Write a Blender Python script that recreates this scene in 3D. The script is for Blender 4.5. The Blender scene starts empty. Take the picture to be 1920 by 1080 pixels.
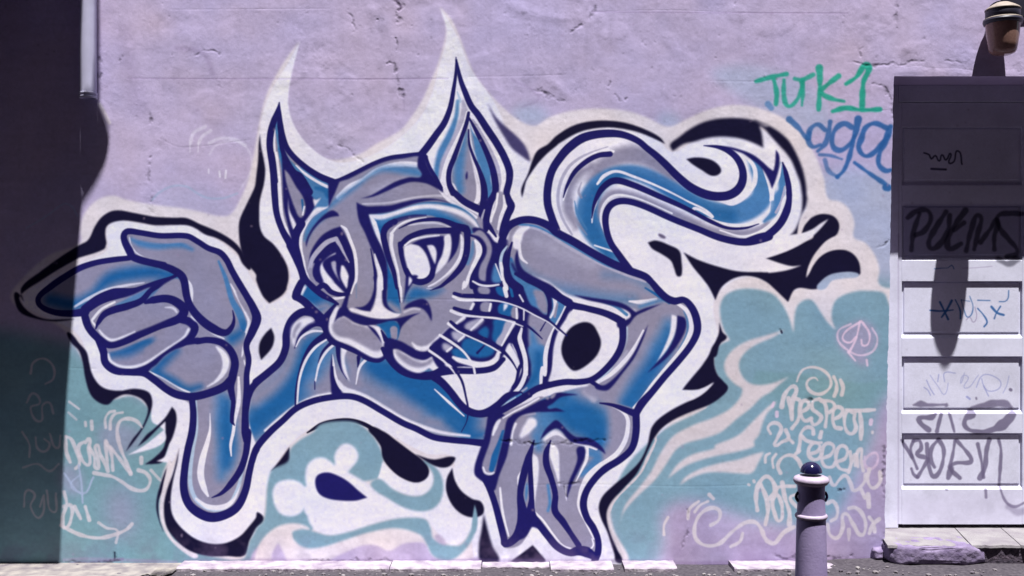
import bpy, bmesh, math, random
import numpy as np
from mathutils import Vector, Matrix, noise as mnoise
C = bpy.context.scene.collection
sc = bpy.context.scene
# ------------------------------------------------------------------ camera
F_PX, DC, ZC = 1920.0, 5.0, 1.35      # focal length in photo pixels, distance to the wall, eye height
S = F_PX / DC                          # photo pixels per metre on the wall
cam = bpy.data.cameras.new('camera'); cam.sensor_width = 36; cam.lens = 36 * F_PX / 1920; cam.clip_end = 400
co = bpy.data.objects.new('camera', cam); C.objects.link(co); co.location = (0, -DC, ZC); co.rotation_euler = (math.radians(90), 0, 0)
sc.camera = co
# ------------------------------------------------------------------ daylight: high sun from behind the camera, to its right
SUN = Vector((.37, -1.0, 4.02)).normalized()
elev = math.asin(SUN.z); azim = math.atan2(SUN.x, SUN.y)
w = bpy.data.worlds.new('World'); sc.world = w; w.use_nodes = True
bg = w.node_tree.nodes['Background']; sky = w.node_tree.nodes.new('ShaderNodeTexSky')
sky.sky_type = 'NISHITA'; sky.sun_disc = False; sky.sun_elevation = elev; sky.sun_rotation = azim
w.node_tree.links.new(sky.outputs[0], bg.inputs[0]); bg.inputs[1].default_value = .05
sl = bpy.data.lights.new('sun', 'SUN'); sl.energy = 5.0; sl.angle = math.radians(.45); sl.color = (1, .98, .96)
so = bpy.data.objects.new('sun', sl); C.objects.link(so); so.rotation_euler = SUN.to_track_quat('Z', 'Y').to_euler()
sc.view_settings.view_transform = 'Standard'; sc.view_settings.look = 'None'; sc.view_settings.gamma = 1
sc.view_settings.use_curve_mapping = False; sc.view_settings.exposure = 1.2
sc.cycles.max_bounces = 6
ALB = 1.1

# ---- spray paint rasteriser (wall image, photo-free, everything from traced splines) ----
PX0, PY0, PW, PH = -80, -60, 2080, 1200
canvas = np.zeros((PH, PW, 3), np.float32)
REG = {'z': (0, 0, 1)}
for i, ch in enumerate('abcdefghijklmnop'):
    REG[ch] = (480 * (i // 4), 270 * (i % 4), 4)
for ch, x, y in (('q', 0, 360), ('r', 480, 180), ('s', 540, 360), ('t', 540, 520), ('u', 740, 360), ('v', 780, 520),
                 ('w', 780, 180), ('x', 1300, 200), ('A', 860, 740), ('B', 1300, 360), ('C', 1340, 680),
                 ('D', 1340, 840), ('E', 0, 740), ('F', 1600, 0), ('G', 1140, 640)):
    REG[ch] = (x, y, 6)
COL = dict(N=(27, 24, 92), K=(18, 15, 46), W=(222, 220, 237), C=(216, 208, 216), G=(139, 136, 162), U=(28, 92, 152),
           B=(70, 120, 172), T=(122, 155, 174), t=(114, 150, 162), L=(180, 168, 200), P=(158, 172, 200), S=(203, 195, 203),
           V=(156, 143, 177), E=(34, 152, 132), X=(40, 90, 150), Y=(170, 190, 216), M=(174, 168, 199), Z=(66, 60, 104),
           H=(168, 166, 192), R=(214, 190, 214), g=(96, 88, 116), D=(120, 100, 140), k=(20, 18, 34), d=(128, 134, 188))
def s2l(c):
    c = np.asarray(c, np.float32) / 255
    return np.where(c <= .04045, c / 12.92, ((c + .055) / 1.055) ** 2.4).astype(np.float32)
def parse(s):
    r = 'z'; out = []
    for tk in s.split():
        if len(tk) == 1: r = tk; continue
        cor = tk.endswith('!'); v = [float(a) for a in tk.rstrip('!').split(',')]
        ox, oy, k = REG[r]
        out.append((ox + v[0] / k - PX0, oy + v[1] / k - PY0, v[2] if len(v) > 2 else None, cor))
    return out
def spline(p, closed, step=3.0):
    n = len(p); res = []
    segs = n if closed else n - 1
    def P(i): return p[i % n] if closed else p[min(max(i, 0), n - 1)]
    for i in range(segs):
        a, b = P(i), P(i + 1)
        pa, nb = P(i - 1), P(i + 2)
        if a[3]: pa = a
        if b[3]: nb = b
        d = math.hypot(b[0] - a[0], b[1] - a[1])
        # tangent limited by the segment length keeps uneven points from looping
        def tan(p0, q0, p1):
            dx, dy = p1[0] - p0[0], p1[1] - p0[1]; l = math.hypot(dx, dy) or 1
            return dx / l * d, dy / l * d
        ma = tan(pa, a, b) if pa is not a else (b[0] - a[0], b[1] - a[1])
        mb = tan(a, b, nb) if nb is not b else (b[0] - a[0], b[1] - a[1])
        m = max(1, int(d / step))
        wa = a[2] if a[2] is not None else 0; wb = b[2] if b[2] is not None else 0
        for j in range(m):
            t = j / m; t2, t3 = t * t, t * t * t
            h0, h1, h2, h3 = 2*t3 - 3*t2 + 1, t3 - 2*t2 + t, -2*t3 + 3*t2, t3 - t2
            res.append((h0*a[0] + h1*ma[0] + h2*b[0] + h3*mb[0], h0*a[1] + h1*ma[1] + h2*b[1] + h3*mb[1], wa + (wb - wa)*t))
    if not closed: res.append((p[-1][0], p[-1][1], p[-1][2] or 0))
    return np.array(res, np.float32)
def blur(m, r):
    if r < .6: return m
    for ax in (0, 1):
        for _ in range(2):
            k = max(1, int(round(r)))
            pad = [(0, 0), (0, 0)]; pad[ax] = (k + 1, k)
            c = np.cumsum(np.pad(m, pad, mode='edge'), axis=ax, dtype=np.float64)
            n = m.shape[ax]; s1 = [slice(None)]*2; s0 = [slice(None)]*2
            s1[ax] = slice(2*k + 1, 2*k + 1 + n); s0[ax] = slice(0, n)
            m = ((c[tuple(s1)] - c[tuple(s0)]) / (2*k + 1)).astype(np.float32)
    return m
def polymask(pts, soft):
    SS = 3
    mg = int(soft * 3 + 3)
    x0 = max(0, int(pts[:, 0].min()) - mg); x1 = min(PW, int(pts[:, 0].max()) + mg + 2)
    y0 = max(0, int(pts[:, 1].min()) - mg); y1 = min(PH, int(pts[:, 1].max()) + mg + 2)
    if x1 <= x0 or y1 <= y0: return None
    w, h = x1 - x0, y1 - y0
    X = pts[:, 0] - x0; Y = (pts[:, 1] - y0) * SS
    X2, Y2 = np.roll(X, -1), np.roll(Y, -1)
    acc = np.zeros((h * SS, w + 2), np.float32)
    rows, xs = [], []
    for xa, ya, xb, yb in zip(X, Y, X2, Y2):
        if ya == yb: continue
        lo, hi = (ya, yb) if ya < yb else (yb, ya)
        r0 = max(0, math.ceil(lo - .5)); r1 = min(h*SS - 1, math.ceil(hi - .5) - 1)
        if r1 < r0: continue
        r = np.arange(r0, r1 + 1)
        rows.append(r); xs.append(xa + (r + .5 - ya) * (xb - xa) / (yb - ya))
    if not rows: return None
    rows = np.concatenate(rows); xs = np.clip(np.concatenate(xs), 0, w)
    o = np.lexsort((xs, rows)); rows, xs = rows[o], xs[o]
    sgn = np.where(np.arange(len(rows)) % 2 == 0, 1.0, -1.0).astype(np.float32)
    xi = np.floor(xs).astype(int); fr = (xs - xi).astype(np.float32)
    np.add.at(acc, (rows, xi), sgn * (1 - fr)); np.add.at(acc, (rows, xi + 1), sgn * fr)
    m = np.clip(np.cumsum(acc, axis=1)[:, :w], 0, 1).reshape(h, SS, w).mean(1)
    return x0, y0, blur(m, soft)
def strokemask(pts, soft):
    s = max(soft, .7)
    R = pts[:, 2] / 2
    mg = float(R.max()) + s * 2 + 2
    x0 = max(0, int(pts[:, 0].min() - mg)); x1 = min(PW, int(pts[:, 0].max() + mg) + 2)
    y0 = max(0, int(pts[:, 1].min() - mg)); y1 = min(PH, int(pts[:, 1].max() + mg) + 2)
    if x1 <= x0 or y1 <= y0: return None
    m = np.zeros((y1 - y0, x1 - x0), np.float32)
    for (ax, ay, aw), (bx, by, bw) in zip(pts[:-1], pts[1:]):
        r = max(aw, bw) / 2 + s + 1
        u0 = max(x0, int(min(ax, bx) - r)); u1 = min(x1, int(max(ax, bx) + r) + 2)
        v0 = max(y0, int(min(ay, by) - r)); v1 = min(y1, int(max(ay, by) + r) + 2)
        if u1 <= u0 or v1 <= v0: continue
        gx = np.arange(u0, u1, dtype=np.float32)[None] + .5; gy = np.arange(v0, v1, dtype=np.float32)[:, None] + .5
        dx, dy = bx - ax, by - ay; L = dx*dx + dy*dy + 1e-6
        t = np.clip(((gx - ax)*dx + (gy - ay)*dy) / L, 0, 1)
        d = np.sqrt((gx - ax - t*dx)**2 + (gy - ay - t*dy)**2)
        rr = (aw + (bw - aw)*t) / 2
        v = np.clip((rr - d) / (2*s) + .5, 0, 1); v = v*v*(3 - 2*v)
        sub = m[v0 - y0:v1 - y0, u0 - x0:u1 - x0]
        np.maximum(sub, v, out=sub)
    return x0, y0, m
clip = None
cur_id = 0
ids = None
def put(c, mk, alpha=1.0, useclip=False):
    if mk is None: return
    x0, y0, m = mk; h, w = m.shape
    if useclip and clip is not None:
        cx, cy, cm = clip
        full = np.zeros((h, w), np.float32)
        a0, a1 = max(x0, cx), min(x0 + w, cx + cm.shape[1]); b0, b1 = max(y0, cy), min(y0 + h, cy + cm.shape[0])
        if a1 <= a0 or b1 <= b0: return
        full[b0 - y0:b1 - y0, a0 - x0:a1 - x0] = cm[b0 - cy:b1 - cy, a0 - cx:a1 - cx]
        m = m * full
    m = (m * alpha)[..., None]
    col = s2l(COL[c]) if isinstance(c, str) else s2l(c)
    reg = canvas[y0:y0 + h, x0:x0 + w]
    # blend in a display-like space so soft sprays look like sprays
    if cur_id: ids[y0:y0 + h, x0:x0 + w][m[..., 0] > .5] = cur_id
    reg[...] = (np.sqrt(reg) * (1 - m) + np.sqrt(col) * m) ** 2
def run(src):
    """F col soft: fill | R col soft: fill and make it the clip region | S col w soft: stroke | A col w soft alpha: clipped spray"""
    global clip
    for ln in src.strip().splitlines():
        ln = ln.split('#')[0].strip()
        if not ln: continue
        head, pts = ln.split(':'); hd = head.split(); p = parse(pts)
        op, c = hd[0], hd[1]
        if op in 'FR':
            soft = float(hd[2]) if len(hd) > 2 else .8
            mk = polymask(spline(p, True), soft)
            put(c, mk, float(hd[3]) if len(hd) > 3 else 1)
            if op == 'R': clip = mk
        elif op == 'I':      # fill clipped
            soft = float(hd[2]) if len(hd) > 2 else .8
            put(c, polymask(spline(p, True), soft), float(hd[3]) if len(hd) > 3 else 1, True)
        elif op in 'SA':
            w = float(hd[2]); soft = float(hd[3]) if len(hd) > 3 else 1.0
            al = float(hd[4]) if len(hd) > 4 else 1
            p = [(a, b, cc if cc is not None else w, d) for a, b, cc, d in p]
            if op == 'A' and w >= 12 and c in 'UBGH': soft *= 2.1
            sp = spline(p, False)
            if c in 'SEXgRk':             # hand pressure: the line swells, thins and fades
                n = np.arange(len(sp)); ph = float(sp[0, 0] * 1.7 + sp[0, 1])
                sp[:, 2] *= 1 + .16*np.sin(n*.31 + ph) + .10*np.sin(n*.83 + ph*2)
            put(c, strokemask(sp, soft), al, op == 'A')

BACK = '''
F t 14 : z -80,650 120,640 200,700 300,760 400,800 480,900 480,1080 -80,1140
F V 20 .6 : z 205,925 240,915 255,980 235,1010 205,990
F V 9 .5 : z 118,872 150,885 152,925 118,920
F V 10 .5 : z 190,800 260,805 260,840 200,850
F M 12 .8 : z 290,365 330,345 380,355 430,375 440,410 300,400
F M 25 .5 : z 450,200 560,200 700,260 640,320 500,300
F P 14 .75 : z 1525,330 1680,350 1690,580 1560,580 1540,400
F P 10 .6 : z 1340,130 1500,150 1560,230 1500,240 1400,190
F P 10 .7 : z 960,205 1010,200 1030,225 1005,238 970,232
F P 8 .6 : z 1235,215 1270,215 1275,240 1240,240
F T 14 : z 1150,600 1340,540 1480,540 1700,545 1690,720 1655,760 1640,820 1610,880 1590,930 1560,975 1480,985 1420,975 1330,950 1250,960 1240,1060 1150,1060
F t 14 .8 : z 1380,650 1460,580 1560,560 1650,600 1650,760 1560,800 1500,780 1400,720
F V 16 .8 : z 1250,955 1330,950 1330,1010 1260,1010
F V 16 .8 : z 1655,760 1700,740 1700,1060 1240,1070 1260,1010 1420,1000 1540,995 1590,960 1620,890 1645,840
F T 8 : z 470,1000 520,830 600,790 700,790 790,860 830,950 840,1060 470,1060
'''
HALO = '''
F C 2.5 : z 20,560 35,530 90,480 150,455 150,430 156,405 170,385 190,371 215,367 235,374 290,384 340,390 380,398 410,405 432,402 452,370 466,335 476,290 483,250 492,205 502,172 515,146 530,120 545,98 562,76! 549,108 541,140 538,175 538,205 544,235 553,262 568,282 595,294 625,300 655,295 680,286 705,270 735,254 755,240 772,218 790,190 805,158 820,122 830,90 836,62 834,40 824,12! 845,34 858,60 868,85 878,112 890,140 905,160 922,180 945,203 962,218 985,232 1003,236 1012,232 1030,220 1060,210 1100,204 1140,204 1180,209 1215,221 1245,236 1262,236 1290,222 1330,205 1370,197 1400,198 1430,205 1462,218 1490,238 1512,264 1532,298 1545,335 1553,372 1575,378 1592,392 1602,418 1601,445 1622,455 1640,478 1649,505 1647,530 1662,540 1690,540 1690,575 1560,620 1490,625 1370,640 1350,700 1330,760 1250,830 1180,905 1146,950 1150,990 1172,1056 900,1056 480,1050 478,1000 460,1045 410,1046 345,1022 312,980 300,930 305,890 318,850 310,800 282,768 250,743 200,745 120,620 50,585
F W 1.2 : z 135,505 155,492 200,470 200,436 205,420 225,413 290,424 350,423 385,440 415,455 440,478 456,490 470,520 490,550 505,570 540,545 541,500 510,458 487,440 484,410 492,340 488,280 487,245 497,200 515,160 545,110 562,78! 545,150 541,200 560,250 600,290 640,305 700,290 760,250 800,200 828,110 838,60 826,16! 858,70 880,125 925,190 990,300 1040,260 1095,240 1150,232 1225,252 1262,285 1320,250 1400,236 1470,270 1505,340 1512,395 1500,440 1500,470 1520,500 1490,545 1400,520 1340,560 1345,640 1320,690 1350,705 1290,755 1250,800 1222,850 1195,888 1150,930 1132,955 1150,1005 1162,1056 900,1056 880,1000 840,960 850,860 800,850 700,800 640,785 580,805 530,850 500,920 490,980 460,1020 410,1030 350,1015 318,960 320,900 322,860 318,820 300,800 285,790 283,765 275,737 200,735 170,700 155,640 130,615 60,582 42,565 60,540
'''
BLACK = '''
F K 1.2 : z 45,566! b 160,1080 300,960 450,850 590,760 b 660,720 710,620 760,550 830,505 900,497 1000,515 1160,545 1300,552 1400,555 1500,600 1640,660 1740,720 1800,780 1840,850! 1880,940 1820,900 1780,820 1700,750 1620,705 1540,680 1460,630 1400,610 1300,608 1160,610 1050,590 930,575 840,590 800,620 790,670 800,745! 780,790 590,855! 440,940 330,1010 c 150,60 170,130 250,200 360,235 560,232 530,240 400,250 250,225 150,180 110,90 120,30
F K 1.2 : f 30,-80! 40,20 60,120 70,200 60,300 30,420 25,520 30,620 60,690 130,750 190,830 235,920 245,1010 230,1080 g 230,10 190,60 100,115! 50,60 0,-60 b 1920,980 1840,880 1805,780 1790,640 1800,560 1850,450 1910,320 f 0,250 15,120 20,0
F K 1.2 : c 510,330 600,420 650,480 670,560 690,640 740,720 800,757 900,770 1000,755 1090,768 1130,800 1142,880 1110,980 1070,1060 d 1000,80 940,152! 990,60 c 1060,1050 1100,960 1108,900 1070,840 1000,806 930,800 860,832 810,875 740,858 680,800 640,680 620,560 590,470 530,405
F K 1 : c 1290,890! 1318,930 1325,1000 1305,1090 d 1240,200 d 1290,200 1245,330 1215,450 1190,520 1195,640 1225,745 1175,600 1175,500 1200,400 1235,300 1270,205 1200,235 1085,243! 1160,190 1230,110 1240,0 c 1240,1000! 1180,1060 d 1100,60 1030,112! 1100,20 c 1150,1060 1240,970
F W 1 : E 1435,680! 1640,560 1850,390! 1865,500 1780,580 1600,640
F W 1 : E 1760,750! 1850,700 1960,520 1960,740
F C 1 : d 1345,120 1290,230 1270,200 1240,330 1210,480 1195,560 1210,680 1270,800 1390,910 1480,945 1450,880 1300,800 1230,600 1260,400
F K 1.2 : d 1345,118! 1330,230 1300,360 1282,480 1285,590 1320,670 1400,755 1490,812 1600,840 1700,830 1800,780 1870,705 1920,640 h 10,600 60,655 h 0,725! d 1880,800 1870,820! 1835,925 1700,932 1560,930 1420,890 1310,800 1245,700 1228,560 1250,440 1300,300
F K 1 : h 108,298! 180,210 250,112! 258,205 228,262 170,272
S K 4 1 : g 385,1085,3 480,1030,9 560,1003,8 700,992,8 820,1025,8 920,1090,9
F K 1.2 : h 850,-30 960,0 1050,65 1150,140 1250,215 1290,270 1290,330 1240,370 1180,375 1080,335 1000,265 950,190 938,110 900,50
F K 1.5 : i 1185,1085 1250,1030 1330,970 1430,918 1550,890 1700,885 1800,900 1920,950 x 680,150 800,190 900,240 1000,310 1080,390 1140,490 1200,620 1240,740 1270,900 1280,1080 B 1280,50 1270,150 1225,250 1200,350 1178,478! 1085,492! 1140,430 1195,310 1220,200 1225,50 x 1220,980 1200,850 1150,720 1110,620 1050,530 950,420 870,330 800,250 740,213! 770,300 790,465! 700,420 600,380 480,350 300,338 150,355 0,397 j 1290,0 1205,55!
F K 1.2 : j 75,405! 68,340 120,220 150,130 190,50 i 270,1080 330,1020 440,950 550,915 700,903 850,920 1000,970 1110,1030 1150,1080! 1000,1012 900,980 750,957 600,967 480,1003 340,1085 w 1600,545 1480,645 1380,750 1300,860 1240,960 j 90,350
F Z 1.5 : w 800,75! 900,235 1000,335 1120,440 1220,550 1270,660 1285,745! 1220,700 1080,590 980,440 880,265
F K 1 : j 1285,812! 1400,870 1550,920 1700,955 1920,962 B 850,910 1050,880 1220,825! 1110,835 1000,810 810,745! 950,700 1100,640 1250,560 1350,490 1215,467! 1240,390 1300,310 1400,255 1500,248 1590,280 1640,360 1630,450 1580,510 1500,550 1420,640 1350,750 1300,850 1270,965! 1310,900 1350,820 1430,720 1550,660 1680,648 1790,690 1860,780 1880,880 1870,932 1750,910 1600,930 1480,980 1390,1090 B 1155,1090 o 150,105! B 900,1080 830,1020 720,965 580,945 450,975 350,1040 300,1100 k 1525,92! B 180,1080 100,970 0,850
F W 1 : B 1522,302! 1430,355 1340,418 1200,470 1085,492 900,600 700,700 810,745! 950,700 1100,640 1250,560 1350,490 1440,400
F C 1 : B 1270,965! 1290,860 1340,740 1420,630 1510,545 1600,500 1740,520 1790,640 1700,640 1550,652 1430,722 1340,825
F C 1 : B 1170,480! 1190,350 1240,240 1300,190 1330,230 1300,310 1240,385 1212,468!
F P 1.2 : B 1390,1085 1440,1000 1540,930 1680,902 1800,902 1865,930 1830,962 1700,972 1560,1000 1480,1090
F K 1 : j 1018,738! 1080,723 1180,758 1255,800 1272,880 1272,985 1240,993 1215,930 1190,875 1120,825 1050,785
F g 1 : j 1095,675 1120,675 1155,705 1120,705
F K 1 : j 1305,112! 1380,100 1480,113 1550,158 1567,212 1505,240 1420,195 1350,150
'''
CLOUD = '''
F T 1.5 : z 1352,600 1350,575 1358,556 1376,545 1400,541 1428,544 1450,552 1465,568 1478,592 1488,624! 1490,590 1496,572 1510,562 1524,564 1538,584 1550,602 1568,620! 1560,600 1560,580 1568,562 1590,550 1622,545 1662,556 1672,700 1500,700 1370,680 1368,636! 1358,620
F T 1.5 : z 1338,680 1342,655 1352,645 1370,640 1420,660 1400,740 1380,790 1250,900 1180,960 1160,900 1240,810 1330,760 1355,720 1342,700
F S 1.8 : z 1472,618! 1440,628 1400,640 1372,658 1358,682 1362,702 1378,720 1392,732 1374,762 1340,782 1300,797 1262,818 1238,850 1222,882 1200,912 1172,948 1160,990! 1170,960 1198,928 1226,902 1248,872 1266,845 1284,832 1320,822 1352,810 1382,785 1408,765 1428,745 1445,735 1460,722 1480,706! 1450,718 1425,722 1405,718 1390,702 1386,680 1398,660 1420,645 1450,632
F S 1.5 : C 700,430! 620,480 500,590 400,690 300,790 200,850 0,930 l 1520,122 1350,170 1240,245 1165,355! 1220,310 1300,255 1400,215 1550,175 1700,145 1820,105 C 440,890 500,810 540,680 590,570 660,500
F S 1.5 : l 1255,400! 1300,340 1400,282 1550,235 1700,205 1800,170 1892,148! 1850,225 1800,305 1700,310 1550,300 1450,308 1350,342
S S 5 1.2 : G 1100,745,3 900,825,4 700,895,5 600,960,5 530,1070,5 l 1080,60,5 1015,200,5 960,310,5 850,425,4 765,520,5 722,620,5 735,720,5 785,830,6 830,930,6 860,985,6
F K 1.1 : G 1265,-10 1205,110 1195,250 1230,370 1300,450 1352,525 1280,620 1150,710 1000,770 850,830 720,895 600,985 520,1090 l 1030,120 980,230 930,320 840,420 750,520 712,600 718,690 750,790 790,880 830,975 780,975 768,920 740,830 710,740 668,650 650,560 680,480 760,400 870,310 960,215 1015,100 G 465,1060 490,970 560,880 700,780 850,700 1000,630 1100,560 1195,460! 1100,515 1000,548 835,550! 860,510 950,400 1050,280 1130,160 1185,40
F K 1 : k 1555,255! 1580,330 1612,372 1560,420 1515,520 1520,420 1550,340
F W 1 : G 835,552! 1000,550 1100,515 1195,460! 1100,560 1000,630 900,660 800,600
'''
TAIL = '''
R W 1 : j 310,590 275,500 265,400 270,280 300,180 370,80 430,20 i 500,1020 600,990 750,985 850,1005 950,1050 j 1000,20 1060,60 1150,140 1250,250 1350,330 1480,390 1600,395 1680,360 1730,290 1735,200 1690,110 1620,50 1560,30 x 400,470 550,500 680,560 780,650 885,800! 960,560! 1030,720 1070,880 1080,1000 B 1075,0 1080,80 1050,200 980,350 870,460 750,530 600,555 450,545 350,500 j 1700,735 1550,700 1400,640 1200,560 1000,470 880,430 790,430 730,470 700,540 705,640 740,740 800,830 880,930! 600,810 450,720
A G 30 5 : j 600,260,20 720,130,30 900,80,36 1050,130,30 1180,240,20 1260,320,6
A G 16 4 : j 480,620,10 420,500,18 430,350,16 500,230,16 600,170,14
A G 14 3 : j 740,850,12 660,660,14 640,540,14 680,430,14 760,370,14 900,390,16 1100,470,16 1300,560,15 1500,650,15 1700,670,14 1850,640,12 1920,590,8
A B 26 2.5 : j 830,900,14 680,760,26 590,620,40 560,500,40 600,360,34 700,250,26 850,205,24 1000,235,28 1200,345,32 1400,465,36 1600,525,40 1750,500,40 1860,420,40 1890,300,40 1850,180,34 1790,90,14
A U 26 5 .75 : j 720,820,20 620,680,30 570,520,26 640,340,22 800,235,16 1000,270,14 1300,420,20 1500,520,24 1640,540,24
A G 6 1.5 .7 : j 520,290,2 500,360,5 520,400,5
A G 8 2.5 .8 : j 440,420,6 450,520,9 500,600,6 560,680,2
A B 5 1.5 .8 : j 470,430,2 490,520,6 560,640,3
A W 9 1.5 : x -10,890,7 150,985,8 350,1060,10 B 440,120,11 560,60,10 640,-30,10 x 690,850,9 690,700,8 620,590,7 500,510,5 400,470,3
A H 5 1.2 : j 450,680,4 380,560,5 345,430,6 360,300,6 420,180,6 500,110,5 600,60,3 720,20,2
A W 7 1 : j 640,300,4 690,240,7 780,205,5 900,240,5 1100,320,4 1300,420,3 1500,540,5 B 0,200,6 200,320,8 350,370,9 500,385,9 650,370,9 780,325,9 850,250,9 885,150,8 885,60,8 870,-40,8 x 840,830,6 790,700,4
A B 14 2 : x 990,640,4 1000,800,16 1010,950,20 B 960,60,20 950,160,16 900,250,12 800,330,5
A H 5 1 : x 1030,900,3 1010,1000,5 B 990,120,6 930,230,5
A W 6 1 : x 990,640,2 960,780,6 900,930,7 880,1050,8
A W 5 1 : x 1040,780,2 1045,1000,5 B 1020,80,5 980,220,6 900,340,7 750,450,6 550,500,4 300,430,3
A B 8 2 .7 : B 800,330,4 880,230,6 895,120,8
A W 7 1.2 : j 620,760,3 800,830,3 870,925,3! 770,790,5 700,660,6 670,560,6 690,460,6 760,390,5 870,390,4 1000,430,3 1200,520,3
S W 5 1 : j 640,420,3 605,520,4 600,590,2
S W 6 1 : j 385,420,3 430,280,6 500,160,7 600,90,8 700,50,8 760,55,5
S N 9 .9 : j 385,400,2 410,320,6 470,210,9 560,130,10 650,85,10 735,75,11
S N 9 .9 : j 598,555,2 620,440,7 680,330,12 770,275,13 900,305,12 1100,390,11 1300,480,9 1500,585,8 1620,630,6 1750,630,5 1850,600,2
S N 15 1 : j 330,640,16 300,560,15 268,450,15 268,330,15 300,200,15 370,90,16 430,25,17 i 520,1040,17 620,1010,16 750,1000,15 850,1015,13 950,1060,12 j 1010,30,12 1080,85,13 1150,150,14 1250,250,15 1350,330,16 1480,385,17 1600,390,17 1680,355,17 1725,290,16 1730,200,14 1690,110,13 1620,50,11 1540,22,7 1440,12,2
S N 13 1 : j 880,940,14 800,830,13 740,740,12 708,640,12 702,540,13 730,470,13 790,432,13 880,432,12 1000,470,12 1200,560,12 1400,640,12 1550,700,13 1700,733,14 1800,730,15 1920,690,16 B 600,558,13 750,530,15 870,460,15 980,350,15 1050,210,15 1078,80,11 1075,0,11 x 1080,1000,11 1070,880,11 1040,740,9 1005,630,3
F N 1 : x 240,440! 400,450 550,490 680,545 780,620 850,685 900,722! 918,640 928,485! 962,530 972,600 960,710 925,830 885,925! 850,830 800,735 740,660 640,585 540,520 400,478
'''
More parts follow.
